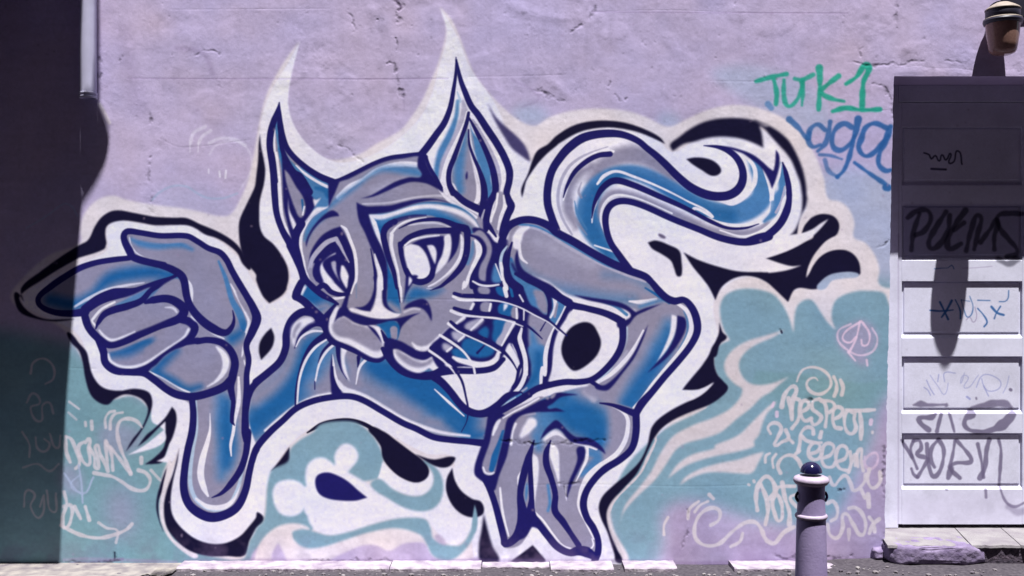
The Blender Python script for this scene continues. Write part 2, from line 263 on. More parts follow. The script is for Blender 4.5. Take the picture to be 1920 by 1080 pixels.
ARM = '''
# fist
R G 1 : b 930,680 1050,665 1200,690 1400,695 1560,780 1700,870 1800,1060 c 1900,140 1915,200 1890,300 1850,450 1855,700 1835,1080 d 1850,100 1840,300 1790,560 1700,612 1600,628 1500,612 1430,572 1390,500 1380,400 1400,250 1430,0 c 1440,950 1435,880 1300,790 1200,700 1100,640 1000,625 850,620 790,580 770,440 720,370 660,290 650,215! 560,190 420,190 300,110 280,80 330,10 b 450,990 700,880 970,850
# top finger
I G 1 : b 330,1080 460,1000 570,930 700,900 850,880 980,875 1150,915 1300,960 1350,1060 c 1300,60 1100,20 900,30 740,90 600,150 480,160 300,100
A U 22 6 : c 380,90,20 570,120,22 700,40,12 b 830,1010,24 1000,970,26 1150,960,24 1290,985,16
A U 18 5 : b 1320,990,12 1200,1050,16 c 1080,50,16 1000,90,12 900,110,8
A W 6 1.5 .8 : c 560,140,4 660,80,6 800,15,6 950,-20,5 b 1080,1040,2
S N 9 1 : b 1330,985,3 1200,1030,8 1080,1080,12 c 1000,30,16 860,45,22 740,90,20 640,160,18
# small cell
R G 1 : c 680,240 700,200 780,130 860,95 1000,50 1110,0 b 1170,1075 1200,1065 c 1140,30 1060,95 950,130 850,150 775,190 740,245 720,305
A W 5 1 : c 690,240,5 760,160,5 860,105,4
A W 4 1 : c 690,250,4 720,290,4
A B 8 3 .8 : c 880,130,6 1000,80,12 1120,20,10
S N 12 1 : b 1330,980,6 1210,1050,10 c 1130,20,10 1060,95,12 950,138,14 850,165,14 780,200,12 735,265,8 718,305,3
F G 1 : c 1150,82 1175,30 1210,-10 b 1250,1040 1330,1010 1355,1060 c 1362,20 1368,82 1290,68 1210,66
# middle fingers
F K 1 : g 115,298! 138,370 118,450 38,542! 22,480 28,410 70,340
S N 14 2 : c 1200,440,10 1350,410,14 1480,395,12
S N 16 1 : c 1090,110,6 1150,90,14 1250,80,15 1330,110,17 1380,170,18 1340,230,16 1200,280,15 1060,340,15 920,400,16 820,420,17 740,380,14 680,320,14 645,250,14 640,170,14 700,110,16
S N 15 1 : c 1340,230,14 1430,260,17 1460,310,15 1400,390,15 1280,460,15 1180,540,15 1100,600,14 980,618,14 860,605,14 800,570,14 775,480,14 745,400,14
R G 1 : c 735,290 770,262 850,240 1000,215 1100,180 1200,145 1280,135 1328,158 1335,190 1280,222 1150,280 1000,340 900,385 830,402 780,372 740,330
A W 5 2.5 : c 745,320,4 790,370,6 840,392,6 920,370,5 1010,330,3
A W 5 2 .8 : c 1240,145,2 1300,150,6 1325,180,4
R G 1 : c 800,490 820,480 900,460 1000,420 1100,380 1200,340 1330,280 1390,275 1425,310 1400,360 1300,430 1200,500 1100,570 1000,602 900,597 830,560 800,520
A U 18 6 : c 840,500,10 960,470,18 1080,410,20 1120,400,16
A G 10 4 .9 : c 1110,470,14 1250,380,14 1330,330,14
A W 6 2.5 : c 808,500,6 830,550,6 900,590,7 1000,595,7 1100,560,6 1250,460,5 1380,370,5 1415,310,5
R G 1 : c 1120,635 1180,570 1250,500 1350,450 1480,425 1600,430 1680,470 1722,550 1700,630 1640,700 1550,750 1450,792 1380,780 1300,730 1200,670
A U 18 6 : c 1150,640,14 1220,560,16 1320,470,10
A U 16 5 : c 1180,640,14 1300,700,14 1400,760,14 1500,740,8
A W 12 2.5 : c 1630,440,6 1690,520,14 1685,620,12 1620,700,6 1560,740,4
A W 4 1.5 : c 1120,630,4 1220,680,4 1320,740,4 1420,785,4
# thumb
R G 1 : b 970,690 1040,715 1150,735 1250,745 1380,740 1470,765 1560,815 1640,850 1690,910 1740,1000 c 1790,90 1875,240 1870,300 1845,380 1830,500 1790,520 1750,460 1690,400 1600,350 1520,280 1430,215 1420,100 b 1400,1010 1350,910 1250,870 1100,850 1020,820 985,760
A B 12 3 : b 985,715,5 1050,745,12 1180,765,12 1350,755,12 1440,790,5
A B 8 2 : b 1640,880,4 1690,1000,8 c 1740,90,10 1800,200,14 1830,300,12
A U 22 6 : c 1740,380,20 1800,340,16 1830,270,8
A W 6 1.5 : b 970,700,2 985,770,4 1040,830,3 c 1410,-40,8 1440,150,3
A W 7 1.5 : c 1730,-30,2 1780,60,6 1850,190,8 1875,260,10 1850,330,6
A W 4 1.2 : c 1430,215,4 1500,275,5 1600,345,4 1680,380,2
A W 3 1.2 : c 1850,340,3 1825,450,4 1815,520,3
A B 12 4 : c 1480,330,10 1560,380,8 1640,400,4
S N 14 1 : b 1190,905,12 1290,940,14 1370,1000,15 c 1400,60,14 1430,140,14 1500,230,16 1600,305,17 1690,335,13 1740,290,9 1755,230,5 1745,170,2
S N 14 1 : b 1000,850,12 1100,880,12 1230,910,13
# forearm
R G 1 : c 1440,850 1470,830 1550,800 1700,740 1740,680 1760,600 1800,560 1850,540 1855,800 1835,1080 d 1850,100 1820,330 1750,540 1650,610 1500,600 1400,500 1390,300 1430,0
A Y 12 1.5 : c 1465,850,6 1470,1060,8 d 1440,150,9 1425,350,8 1450,470,8 1520,550,8 1620,580,9 1720,540,8 1780,440,8 1830,280,8 1880,130,6
A W 8 1.5 : d 1470,500,4 1560,560,9 1680,560,10 1760,500,6 1820,380,4
A B 50 8 : c 1660,830,20 1680,1000,34 d 1700,80,36 1690,200,34 1660,330,14
A U 30 7 : c 1700,860,14 1700,1040,26 d 1710,120,26 1700,240,14
A W 5 1 : c 1575,940,1 1575,1060,4 d 1560,60,8 1520,200,12 1505,320,13 1530,420,11 1560,480,4
A W 8 1 : c 1790,670,4 1790,850,8 1760,1000,6 d 1750,0,6 1730,100,5 1735,180,2
A W 5 1.2 : c 1825,520,3 1850,620,2
S N 12 1 : c 1740,700,5 1750,850,9 1740,1000,8 d 1760,-50,2
S N 12 1 : d 1860,0,14 1855,80,13 1840,180,12 1800,290,13 1730,390,12 1660,460,7 1590,492,2
# outlines
S N 14 1 : c 1480,400,12 1560,390,12 1660,410,13 1730,470,14 1762,560,15 1745,660,16 1730,740,14 1740,830,8
S N 14 1 : b 1180,905,12 1000,850,14 970,800,15 935,730,13 930,680,12 960,655,12 1050,665,11 1200,688,11 1400,690,11 1480,730,11 1560,780,11 1650,815,12 1700,870,12 1740,950,12 1790,1040,13 c 1850,60,13 1900,150,15 1925,230,18 1890,330,16 1848,430,12 1865,540,11 1850,650,11 1850,760,12 1843,900,14 1840,1080,15 d 1850,60,14
S N 12 1 : b 970,855,10 850,868,11 720,890,11 600,930,12 480,1000,12 380,1070,12 c 290,70,10 300,130,10 400,180,11 520,192,13 640,180,16
S N 14 1 : c 640,220,14 670,300,13 735,380,14 775,470,14 790,560,14 860,620,13 980,632,13 1080,640,13 1160,690,14 1250,760,14 1330,800,15 1440,815,15 1560,790,15 1680,740,16 1740,680,16
S N 13 1 : c 1440,830,12 1450,950,13 1440,1080,14 d 1410,130,14 1385,280,14 1378,420,15 1410,530,16 1480,600,18 1580,640,18 1690,620,17 1780,560,16 1840,440,14 1870,300,13 1900,180,12 1925,130,12

'''
BODY = '''
R G 1.2 : d 1925,110 c 1870,1000 1880,860 g 0,730 180,570 240,400 270,220 450,180 600,380 1000,430 1400,680 1600,930 1750,950 1850,800 1900,760 h 1740,60 1600,75 1400,55 g 1200,1055 1100,1010 950,920 800,840 700,812 560,815 420,840 300,900 200,980 h 0,120
A B 60 9 : c 1900,1060,20 g 60,920,36 200,800,46 320,660,50 400,500,36 460,400,16
A B 70 16 .7 : g 0,1000,50 150,850,60 330,640,60 420,450,40
A U 50 9 : g -20,1030,36 100,900,50 250,780,50 330,640,46 400,440,26 480,380,12
A G 30 7 .9 : g 0,830,26 120,740,24 220,620,20 270,500,16 290,400,10
A B 40 8 .9 : g 380,760,20 450,620,26 540,500,24 600,440,12
A G 30 9 .8 : g 430,740,20 500,760,20 560,780,10
A B 80 16 .8 : g 900,600,40 1050,700,60 1250,800,90 1400,880,80 1550,960,60
A U 60 9 : g 880,580,36 1000,650,60 1200,740,74 1400,840,66 1550,950,50 h 1600,20,24
A B 30 8 .7 : g 650,560,14 800,700,20 900,760,30 1000,800,30
A G 30 9 .8 : g 740,680,20 900,780,30 1050,860,34 1200,950,26
A G 12 5 .7 : g 1300,1000,16 1450,1030,10
A U 18 6 : g 1450,1000,16 h 1600,20,14 1700,20,12
A G 16 4 .9 : g 690,480,8 720,560,18 740,640,18 770,720,14
A W 7 2.5 : g 70,1070,5 180,975,6 300,885,6 440,820,7 580,790,6
A W 9 2.5 : g 620,700,4 660,760,12 750,790,10 850,830,8 950,890,8 1100,980,8 1250,1040,7 h 1400,5,6 1600,30,4
A W 3 1 : g 1340,760,2 1450,860,5 1560,960,2
S N 13 1 : c 1850,900,10 1865,800,14 1905,730,13 g 90,635,13
S N 14 1 : g 440,190,16 350,180,15 270,240,15 230,340,15 222,450,14 180,550,14 90,635,14 0,705,14
S N 10 1.2 : g 530,275,14 450,265,12 385,300,10 325,360,6 290,450,2
F W 1.5 : g 262,310 310,245 400,218 442,252! 390,272 335,320 300,380 285,440
I G 2 : g 275,340 310,270 340,260 300,330 285,380
S W 4 1 : g 300,440,2 340,370,4 420,325,5 500,325,3
S N 8 1.2 : g 530,350,14 430,420,10 370,510,7 325,640,5 300,780,4 296,910,4
S W 5 1 : g 540,380,3 440,450,5 370,550,5 325,690,4 308,880,3
S N 8 1.2 : g 580,400,9 500,480,5 470,560,3
S W 4 1 : g 610,405,4 530,475,5 475,570,4 445,700,3
S N 2 1 : g 441,700,2 441,760,2
F N 1 : g 570,490! 585,600 605,690 655,800! 580,815 560,720 555,620
S W 5 1 : g 585,580,2 600,670,5 640,750,6 720,800,3
S W 3 1 : g 575,500,1 583,580,4
S N 8 1 : g 615,430,10 620,520,8 645,610,6 680,680,2
F W 1 : g 640,430! 690,450! 665,520 680,620 705,705! 660,640 640,560
S N 3 1 : g 770,520,8 765,590,3
S W 5 1 : g 850,515,5 780,590,5 750,720,2
# lower outline
S N 12 1 : d 1890,220,12 1925,120,13 g 100,1085,13 200,995,12 300,905,12 420,850,12 560,820,12 700,812,12 800,840,12 950,925,12 1100,1012,12 1200,1055,12 h 1330,38,12 1450,58,12 1600,72,12 1720,85,14
'''
EARS = '''
R B 1 : r 262,72! 240,200 170,380 150,560 175,700 210,900 f 110,60 140,250 150,500 190,660 260,740 300,800 330,620 450,480 545,460 560,280 450,220 300,110 200,20 r 310,500 270,350
A G 8 2 : r 215,430,3 230,620,7 250,850,8 f 160,120,9 190,300,8 195,450,8 230,600,6 270,720,3
A W 5 1 : r 213,385,2 205,560,5 225,750,6 250,900,6 f 150,80,7 168,250,8 178,400,8 195,560,8 260,710,6
A G 8 2.5 : r 320,600,3 400,700,9 480,790,6
A W 4 1 : r 450,780,2 560,880,5 700,970,5 800,1020,6
A U 10 3 .8 : f 200,60,6 230,160,6 r 270,600,8
A U 10 3 .8 : f 450,330,6 520,350,10 540,390,10
F N 1 : f 190,30! 215,60 265,150 330,262 400,360 445,440 430,490 385,560 345,610 300,670 270,740! 235,600 208,480 200,340 195,180
F W 1 : f 240,400! 252,500 295,590 310,640 292,655 262,590 243,500
F G 1 : f 213,190! 245,225 300,320 350,395 370,470 360,530 330,552 295,490 255,380 228,290
A U 4 2 : f 345,420,4 355,500,4
S W 3 1.2 : f 362,470,3 350,530,3
F W 1 : f 440,470! 430,410 450,420 490,400!
S N 12 1 : r 262,75,2 245,160,8 205,270,12 170,390,13 155,530,13 165,650,13 190,800,13 212,950,12 f 115,80,13 130,220,13 140,380,13 155,520,12 195,640,12 245,730,14 290,800,16
S N 12 1 : r 262,75,2 265,200,8 275,340,12 300,460,12 345,580,11 430,690,11 570,810,11 710,900,12 850,960,13 f 600,290,14 700,245,12 800,195,12 900,145,11 1000,110,11 1100,95,11 1240,85,14
S N 10 1 : r 270,380,8 285,560,8 340,720,10 430,860,11 f 330,240,12 400,360,14
# right ear
R W 1 : e 1500,450! 1495,600 1450,800 1370,930 w 400,150 340,320 200,540 100,660 90,750 200,950 280,1050 f 1390,360 1450,420 1560,500 1650,560 1700,640 1750,660 u 960,400 1060,400 1150,570! 1190,480 1250,300 1310,160 1270,80 1240,0 w 1020,1080 1050,930 1050,850 990,690 900,530 800,380 680,200 560,30 e 1600,780 1540,620
A Y 9 1.5 : e 1510,690,2 1530,760,6 w 470,60,8 460,200,8 400,380,8 310,540,5
A B 20 2 : w 470,60,4 450,240,7 390,430,14 300,640,20 250,820,16 235,960,10
A H 12 1.5 : w 530,60,6 545,160,12 500,330,13 440,480,13 370,620,13 310,760,13 275,920,8
A W 7 1 : w 575,180,4 545,310,6 460,500,7 365,700,8 310,880,8 290,1030,8 f 1400,310,8 1430,370,9 1500,430,8 1600,490,6
R G 1 : w 580,290! 545,450 480,650 415,800 400,950 440,1080 f 1475,290 1530,385 1600,445 1655,468 1692,420 1672,300 1640,200 1610,80
A B 14 4 : w 560,420,5 530,560,12 490,750,18 480,900,18 490,1060,16 f 1540,330,10
A W 8 1.5 : w 590,480,3 620,620,5 660,800,6 700,1000,7 f 1670,300,9 1672,400,12 1650,440,8
F N .8 : w 575,840! 582,880 570,942 556,900
R B 1 : w 600,290! 640,400 720,520 800,720 850,900 855,1080 f 1770,200 1775,350 1740,500 1700,520 1720,400 1700,250 1660,130 w 740,900 680,700 640,560
A G 6 1.5 .8 : w 600,340,3 625,470,6 650,600,5
A G 10 1.5 : w 650,300,3 740,430,8 830,590,9
S H 8 1 : w 640,270,4 740,430,7 840,620,9 910,780,9 930,920,10 960,1080,9
S N 8 1 : w 592,190,6 570,300,8 500,500,8 430,690,10 375,840,10 372,980,10 420,1090,13 f 1480,360,12 1560,430,13 1650,478,14 1700,500,14
S N 8 1 : w 592,380,3 600,540,5 650,690,6 710,830,8 760,1000,12 f 1712,400,14 1700,480,14
S N 10 1 : w 600,250,4 680,400,8 770,580,10 850,780,12 885,930,13 892,1080,13 f 1755,440,14 1730,540,14 1720,640,12
S W 6 1 : w 740,380,3 850,560,5 950,760,7 985,900,7 965,1080,6
S N 12 1 : e 1500,430,2 1497,560,6 1480,680,8 w 385,130,10 320,300,12 230,430,13 130,570,14 50,670,14
S N 12 1 : e 1502,450,4 1535,600,9 1568,690,11 w 620,110,12 700,215,13 800,370,14 900,520,14 990,680,14 1050,840,14 1048,960,13 u 1258,15,13 1280,90,14 1310,160,15 1270,260,14 1230,380,14 1210,480,14
S N 12 1 : w 0,700,14 100,690,12 f 1260,100,14 1290,180,14 1340,260,13 1385,330,9 1400,360,3
F G 1 : u 1155,0! 1215,0 1232,90 1245,160 1190,290 1170,400 1172,570! 1130,470 1085,370 1080,310 1120,170
S W 4 1 : u 1160,20,4 1140,160,4 1090,290,5 1085,330,4
S W 4 1 : u 1225,40,3 1235,160,6 1190,280,5 1160,420,3
S W 4 1 : u 1155,480,2 1160,560,5
S N 14 1 : f 1700,480,14 1690,560,12 1685,625,3
S N 13 1 : f 1740,480,13 u 1040,200,13 1030,330,12 1080,410,9 1140,500,4
S H 5 1 : u 1010,200,2 985,280,4 970,360,3
'''
FACE = '''
R G 1 : f 610,300 700,260 800,210 900,160 1000,125 1100,110 1240,100 1290,190 1390,350 1500,440 1690,560 u 1000,430 1080,530 1080,650 1040,780 1020,1010 v 640,100 640,300 560,460 400,540 280,650 170,800 t 1700,750 1450,900 1100,900 560,740 440,560 480,400 300,300 150,60 f 350,1000 330,850 300,740 330,640 450,520 545,470
# forehead
A W 9 2 : f 620,400,10 700,320,9 800,265,6 900,200,8 1000,165,9 1100,150,10 1200,155,10
A B 12 4 : f 560,460,8 650,390,8 750,320,5 850,240,5 950,190,9 1100,195,14 1200,210,16 1240,230,10
A W 6 1.5 : f 1300,220,4 1390,350,8 1450,420,8 1560,490,7 1650,550,6
A H 14 4 .6 : f 880,350,16 1000,300,14 1100,270,8
A W 5 1.5 .5 : f 800,450,3 1000,440,4 1200,400,4 1400,390,5 1480,420,5
F N 1.2 : f 1240,80 1290,180 1390,330 1400,365! 1340,325 1270,295 1170,285 1080,310 980,355 880,395 780,410! 860,385 950,335 1050,280 1150,250 1240,240 1210,160
F N 1.2 : f 540,290! 625,285! 600,350 570,420 545,482! 543,400
# left brow and face edge
A B 12 3 : s 440,150,8 400,240,16 300,330,16 230,430,12 200,530,8
A W 7 1.5 : s 420,120,10 380,190,5 270,270,5 190,390,5 148,500,6 145,650,6 175,790,6 195,900,6 260,1000,6 350,1090,6
F N 1.2 : s 500,205 560,235! 578,272! 500,280 400,315 310,400 240,510 205,625! 200,560 255,430 330,330 420,245
F N 1 : s 235,835! 248,700 300,590 380,490 480,425 588,386! 650,490 710,620 752,770 762,900 745,1010 t 745,20 720,110 690,200 t 620,180 500,120 400,60 350,0 s 290,960 278,880 300,800
S H 8 1.2 : s 245,860,7 270,760,8 340,660,9 440,565,9 540,525,8! 590,610,6 630,690,4 685,790,2
F N 1 : s 350,1095 290,960 285,850 340,740 430,660 545,600 600,680 650,800 500,900 400,1000
S G 5 1.5 : s 250,870,6 260,960,7 330,1060,7 t 300,60,7 400,140,8 500,200,9 640,215,8
F W 1 : s 540,680! 530,702 455,735 390,800 410,870 460,940 530,1030 t 480,20 560,100 640,180! 540,170 450,120 400,50 s 400,1000 365,900 370,820 440,740
F N 1 : s 395,812! 470,745 540,705 600,760 600,850 t 590,30 650,140! 560,80 s 520,990 450,910
F H .8 : s 485,792! 532,778 540,860 555,940 590,1015! 540,940 500,860
F W 1 : s 600,825! 625,830 680,940 685,1040 t 660,130! 600,20 s 590,930
S N 10 1 : s 330,1090,10 t 400,90,11 480,160,10 560,190,9 650,200,9
S W 4 1 : t 440,230,3 520,240,5 640,225,4
# cheek under left eye
R U 1.5 : t 175,90! 250,100 330,170 420,220 520,280 540,310 470,380 395,460! 310,330 140,190
A W 6 2.5 : t 185,110,7 150,185,6
A G 18 6 : t 400,400,18 450,330,14 340,340,10
S N 12 1 : t 180,-10,12 210,40,12 300,130,12 390,200,12 480,250,9 560,300,5
S N 14 1 : s 40,600,20 90,740,14 150,880,14 175,1000,14 t 150,60,14 100,170,16 90,215,16
S N 16 1 : f 340,600,16 300,680,16 300,760,12 325,860,11 345,960,11
# seven shaped brow and nose line
R U 1.2 : s 905,252! 1000,245 1150,225 1300,180 1500,120 1700,115 u 700,150 880,270 960,415! 850,470 830,400 u 700,380 600,330 500,300 400,262 s 1350,275 1200,320 1110,380 1060,440 1060,540 1100,700 1130,830 1200,1000 t 1230,100 1255,280 1270,400! 1200,400 1120,330 1115,150 t 1110,0 s 1100,800 1000,520
A B 12 5 : s 1050,330,10 1200,290,10 1400,230,12 1650,210,14 1900,260,14
A G 14 4 : t 1140,300,8 1220,370,14 1270,400,12
A G 16 4 .9 : u 500,170,8 700,250,14 850,340,20 930,420,18
A W 14 3.5 : s 940,270,10 1050,280,10 1200,240,9 1400,180,9 1600,160,9 1800,190,9 u 750,240,10 880,330,8 940,400,5
A W 14 1.5 : s 920,260,3 960,350,12 1010,500,10 1050,620,6 1090,760,3 1110,860,1
F N 1 : s 770,115! 830,145 900,162 1000,158 1150,150 1300,112 1450,80 1600,72 1750,95 1850,135! 1700,98 1600,98 1450,125 1300,172 1150,222 1000,245 905,250! 935,350 985,480 1055,620 1105,760 1120,900 1118,1080 t 1113,150 1115,290 1150,350 1235,412! 1120,365 1075,310 1055,200 1062,0 s 1062,950 1010,780 940,640 860,450 800,330 775,200
# eyelid
R G 1 : s 1150,470 1250,400 1400,345 1600,330 1750,360 1860,430 1600,425 1400,460 1265,560 1250,640 1300,800 1345,1000 t 1340,100 1290,300 1275,280 1250,150 s 1230,950 1180,750 1140,600
A W 8 1.2 : s 1165,480,8 1160,600,7 1190,750,8 1230,900,7 1250,1060,7 t 1265,120,6 1275,280,3
A W 5 1.5 .7 : s 1350,375,2 1550,345,5 1720,350,6 1830,400,4
S N 12 1 : s 1200,335,12 1110,390,13 1075,470,12 1095,600,12 1140,760,10 1190,900,9 1225,1080,6 t 1235,120,4 1260,280,2
S N 10 2 .8 : s 1150,350,10 1280,300,8 1420,270,6 1550,262,3
S W 4 1 : s 1160,470,5 1230,390,4 1350,325,4 1550,290,3
S N 8 1 : s 1250,410,2 1400,340,5 1550,312,7 1700,310,8 u 600,340,10 690,380,12 800,415,15
S N 11 1 : s 1265,600,10 1350,520,11 1480,462,11 1600,440,11 1750,435,12 u 660,430,12 740,410,12
S N 11 1 : s 1258,580,8 1275,680,11 1310,820,11 1350,920,11 1410,985,11 1490,1015,12 1580,990,11
F W 1 : s 1310,610! 1400,585 1480,610 1550,700 1600,830 1605,920 1555,975 1450,980 1370,915 1330,800 1308,700
S W 4 1 : s 1315,600,3 1400,540,4 1550,505,4 1700,490,3
F N 1 : s 1385,582! 1500,530 1650,505 1765,508 1755,620 1725,740 1680,850 1645,940 1590,1010 1550,1000 1600,940 1600,850 1555,700 1480,610
F W .8 : s 1562,602! 1630,600 1665,650 1670,720 1655,815! 1620,740 1588,660
F W 1 : s 1762,497 1830,488 1835,640 1795,770 1720,870 1650,932! 1690,800 1740,700 1760,590
F N 1 : u 620,440! 735,430 735,550 700,670 595,805! 630,690 640,560
R G 1 : u 735,470! 770,500 775,650 740,780 640,900 500,1010 380,1075 300,1075 420,980 560,870 670,720 720,600
A W 8 1.2 : u 745,470,3 765,560,8 755,700,9 700,820,10 600,930,8 480,1020,6 380,1065,3
S N 12 1 : u 780,400,12 815,440,14 818,560,12 805,700,12 755,830,12 660,945,10 550,1040,7 t 1700,110,5 1600,145,2
S N 12 1 : u 130,880,10 180,970,12 260,1010,12 350,1000,12 410,950,12 430,880,10
F N 1 : t 1325,-10! 1460,-20 1420,40 1350,160 1295,300! 1310,180
F W .8 : s 1362,950! 1395,985 1385,1020 1355,1065!
# under eye blue
F U 5 .95 : t 1320,290 1350,180 1420,110 1600,150 1750,120 1860,30 1800,100 1700,180 1550,230 1400,260
S W 2 1.2 .7 : t 1560,125,1 1650,130,2 1740,95,1
F N 2 : t 1300,360! 1340,310 1430,265 1530,250 1580,300 1610,400 1612,495! 1580,420 1520,355 1440,330 1360,340
S W 4 2.5 .6 : t 1310,390,4 1400,355,4 1480,360,3
# snout
F N 1 : t 960,-10 1005,-10 1005,120 970,280 925,385! 850,380 745,340! 850,325 920,260 960,150 975,60
S N 6 1 : s 930,640,2 958,780,4 980,900,6 990,1080,7
S W 8 1.2 : s 975,700,2 1000,800,6 1035,920,8 1045,1085,9
F W 1.2 : t 1010,-10 1060,-10 1055,150 1060,300 1110,360 1190,400 1275,412! 1220,450 1060,468 900,445 780,405 680,360 720,345 830,375 930,390! 965,330 995,200
S B 2 2 .5 : t 765,0,2 770,230,1
F N 1 : t 690,-10 745,-10 722,100 690,200 665,330! 700,385 800,420 950,460 1100,470 1250,455 1400,415 1495,398! 1400,445 1300,530 1260,600 1230,692! 1222,600 1225,500 1150,515 1000,532 870,545 750,512 680,465 620,440 560,470 512,525! 540,440 590,350 640,220 665,120
S W 5 1 : s 600,380,3 650,420,6 700,540,6 750,680,6 770,850,6 765,1000,5 t 745,80,3 710,180,3
# mouth
S N 14 1 : t 540,300,5 470,390,10 420,480,16 440,600,16 500,715,13 620,770,10 780,840,10 900,905,12 1020,925,12 1095,880,10
S N 15 1 : t 90,215,14 180,270,15 270,360,16 360,460,20 430,540,20
F W 1 : t 560,330 500,400 460,520 470,620 540,700 700,760 850,850 950,900 1030,905 1090,860 1100,780 1075,680 1030,600 970,545 850,545 740,510 640,450 590,400
F N 1 : t 590,340 640,400 620,440 560,470 515,525! 535,450
R G 2 : t 515,505 560,470 620,445 680,470 740,515 870,555 960,600 1020,680 1062,760 1055,810 1000,835 930,815 800,745 690,690 570,665 510,610 495,555
F N 1 : t 880,530! 960,570 1020,640 1062,755! 1010,680 940,600
R U 1 : t 985,535! 1225,505 1230,700 1130,715 1095,630 1040,570
A G 10 2 : t 1190,590,14 1195,670,12
F W 1 : t 975,555! 1020,555 1060,640 1095,715! 1060,690 1010,620
S N 6 1 : t 1050,600,3 1100,700,10
F N 1.2 : t 1100,700 1250,712 1400,790 1500,830 1600,830 1640,880 1540,932 1450,920 1330,865 1250,815 1190,810 1160,900 1100,900
S W 8 3 : t 1400,740,3 1450,790,8 1540,800,9 1620,750,6 1700,670,5
F N 1 : t 1090,850 1180,820! 1200,930 1300,1030 1450,1080 g 1250,650 1180,640 1100,610 1020,560 960,500 960,440
S N 16 1 : g 950,455,8 990,500,18 1050,580,16 1120,630,16 1220,655,16 1320,655,16 1400,620,16 1480,600,12
F W 1 : t 1185,808! 1300,850 1420,920 1530,945 1620,895 1710,900! 1620,990 1500,1070 1400,1062 1280,995 1200,905
R G 2 : t 1215,825 1300,862 1430,935 1530,960 1630,920 1560,995 1450,1015 1330,970 1240,890
'''
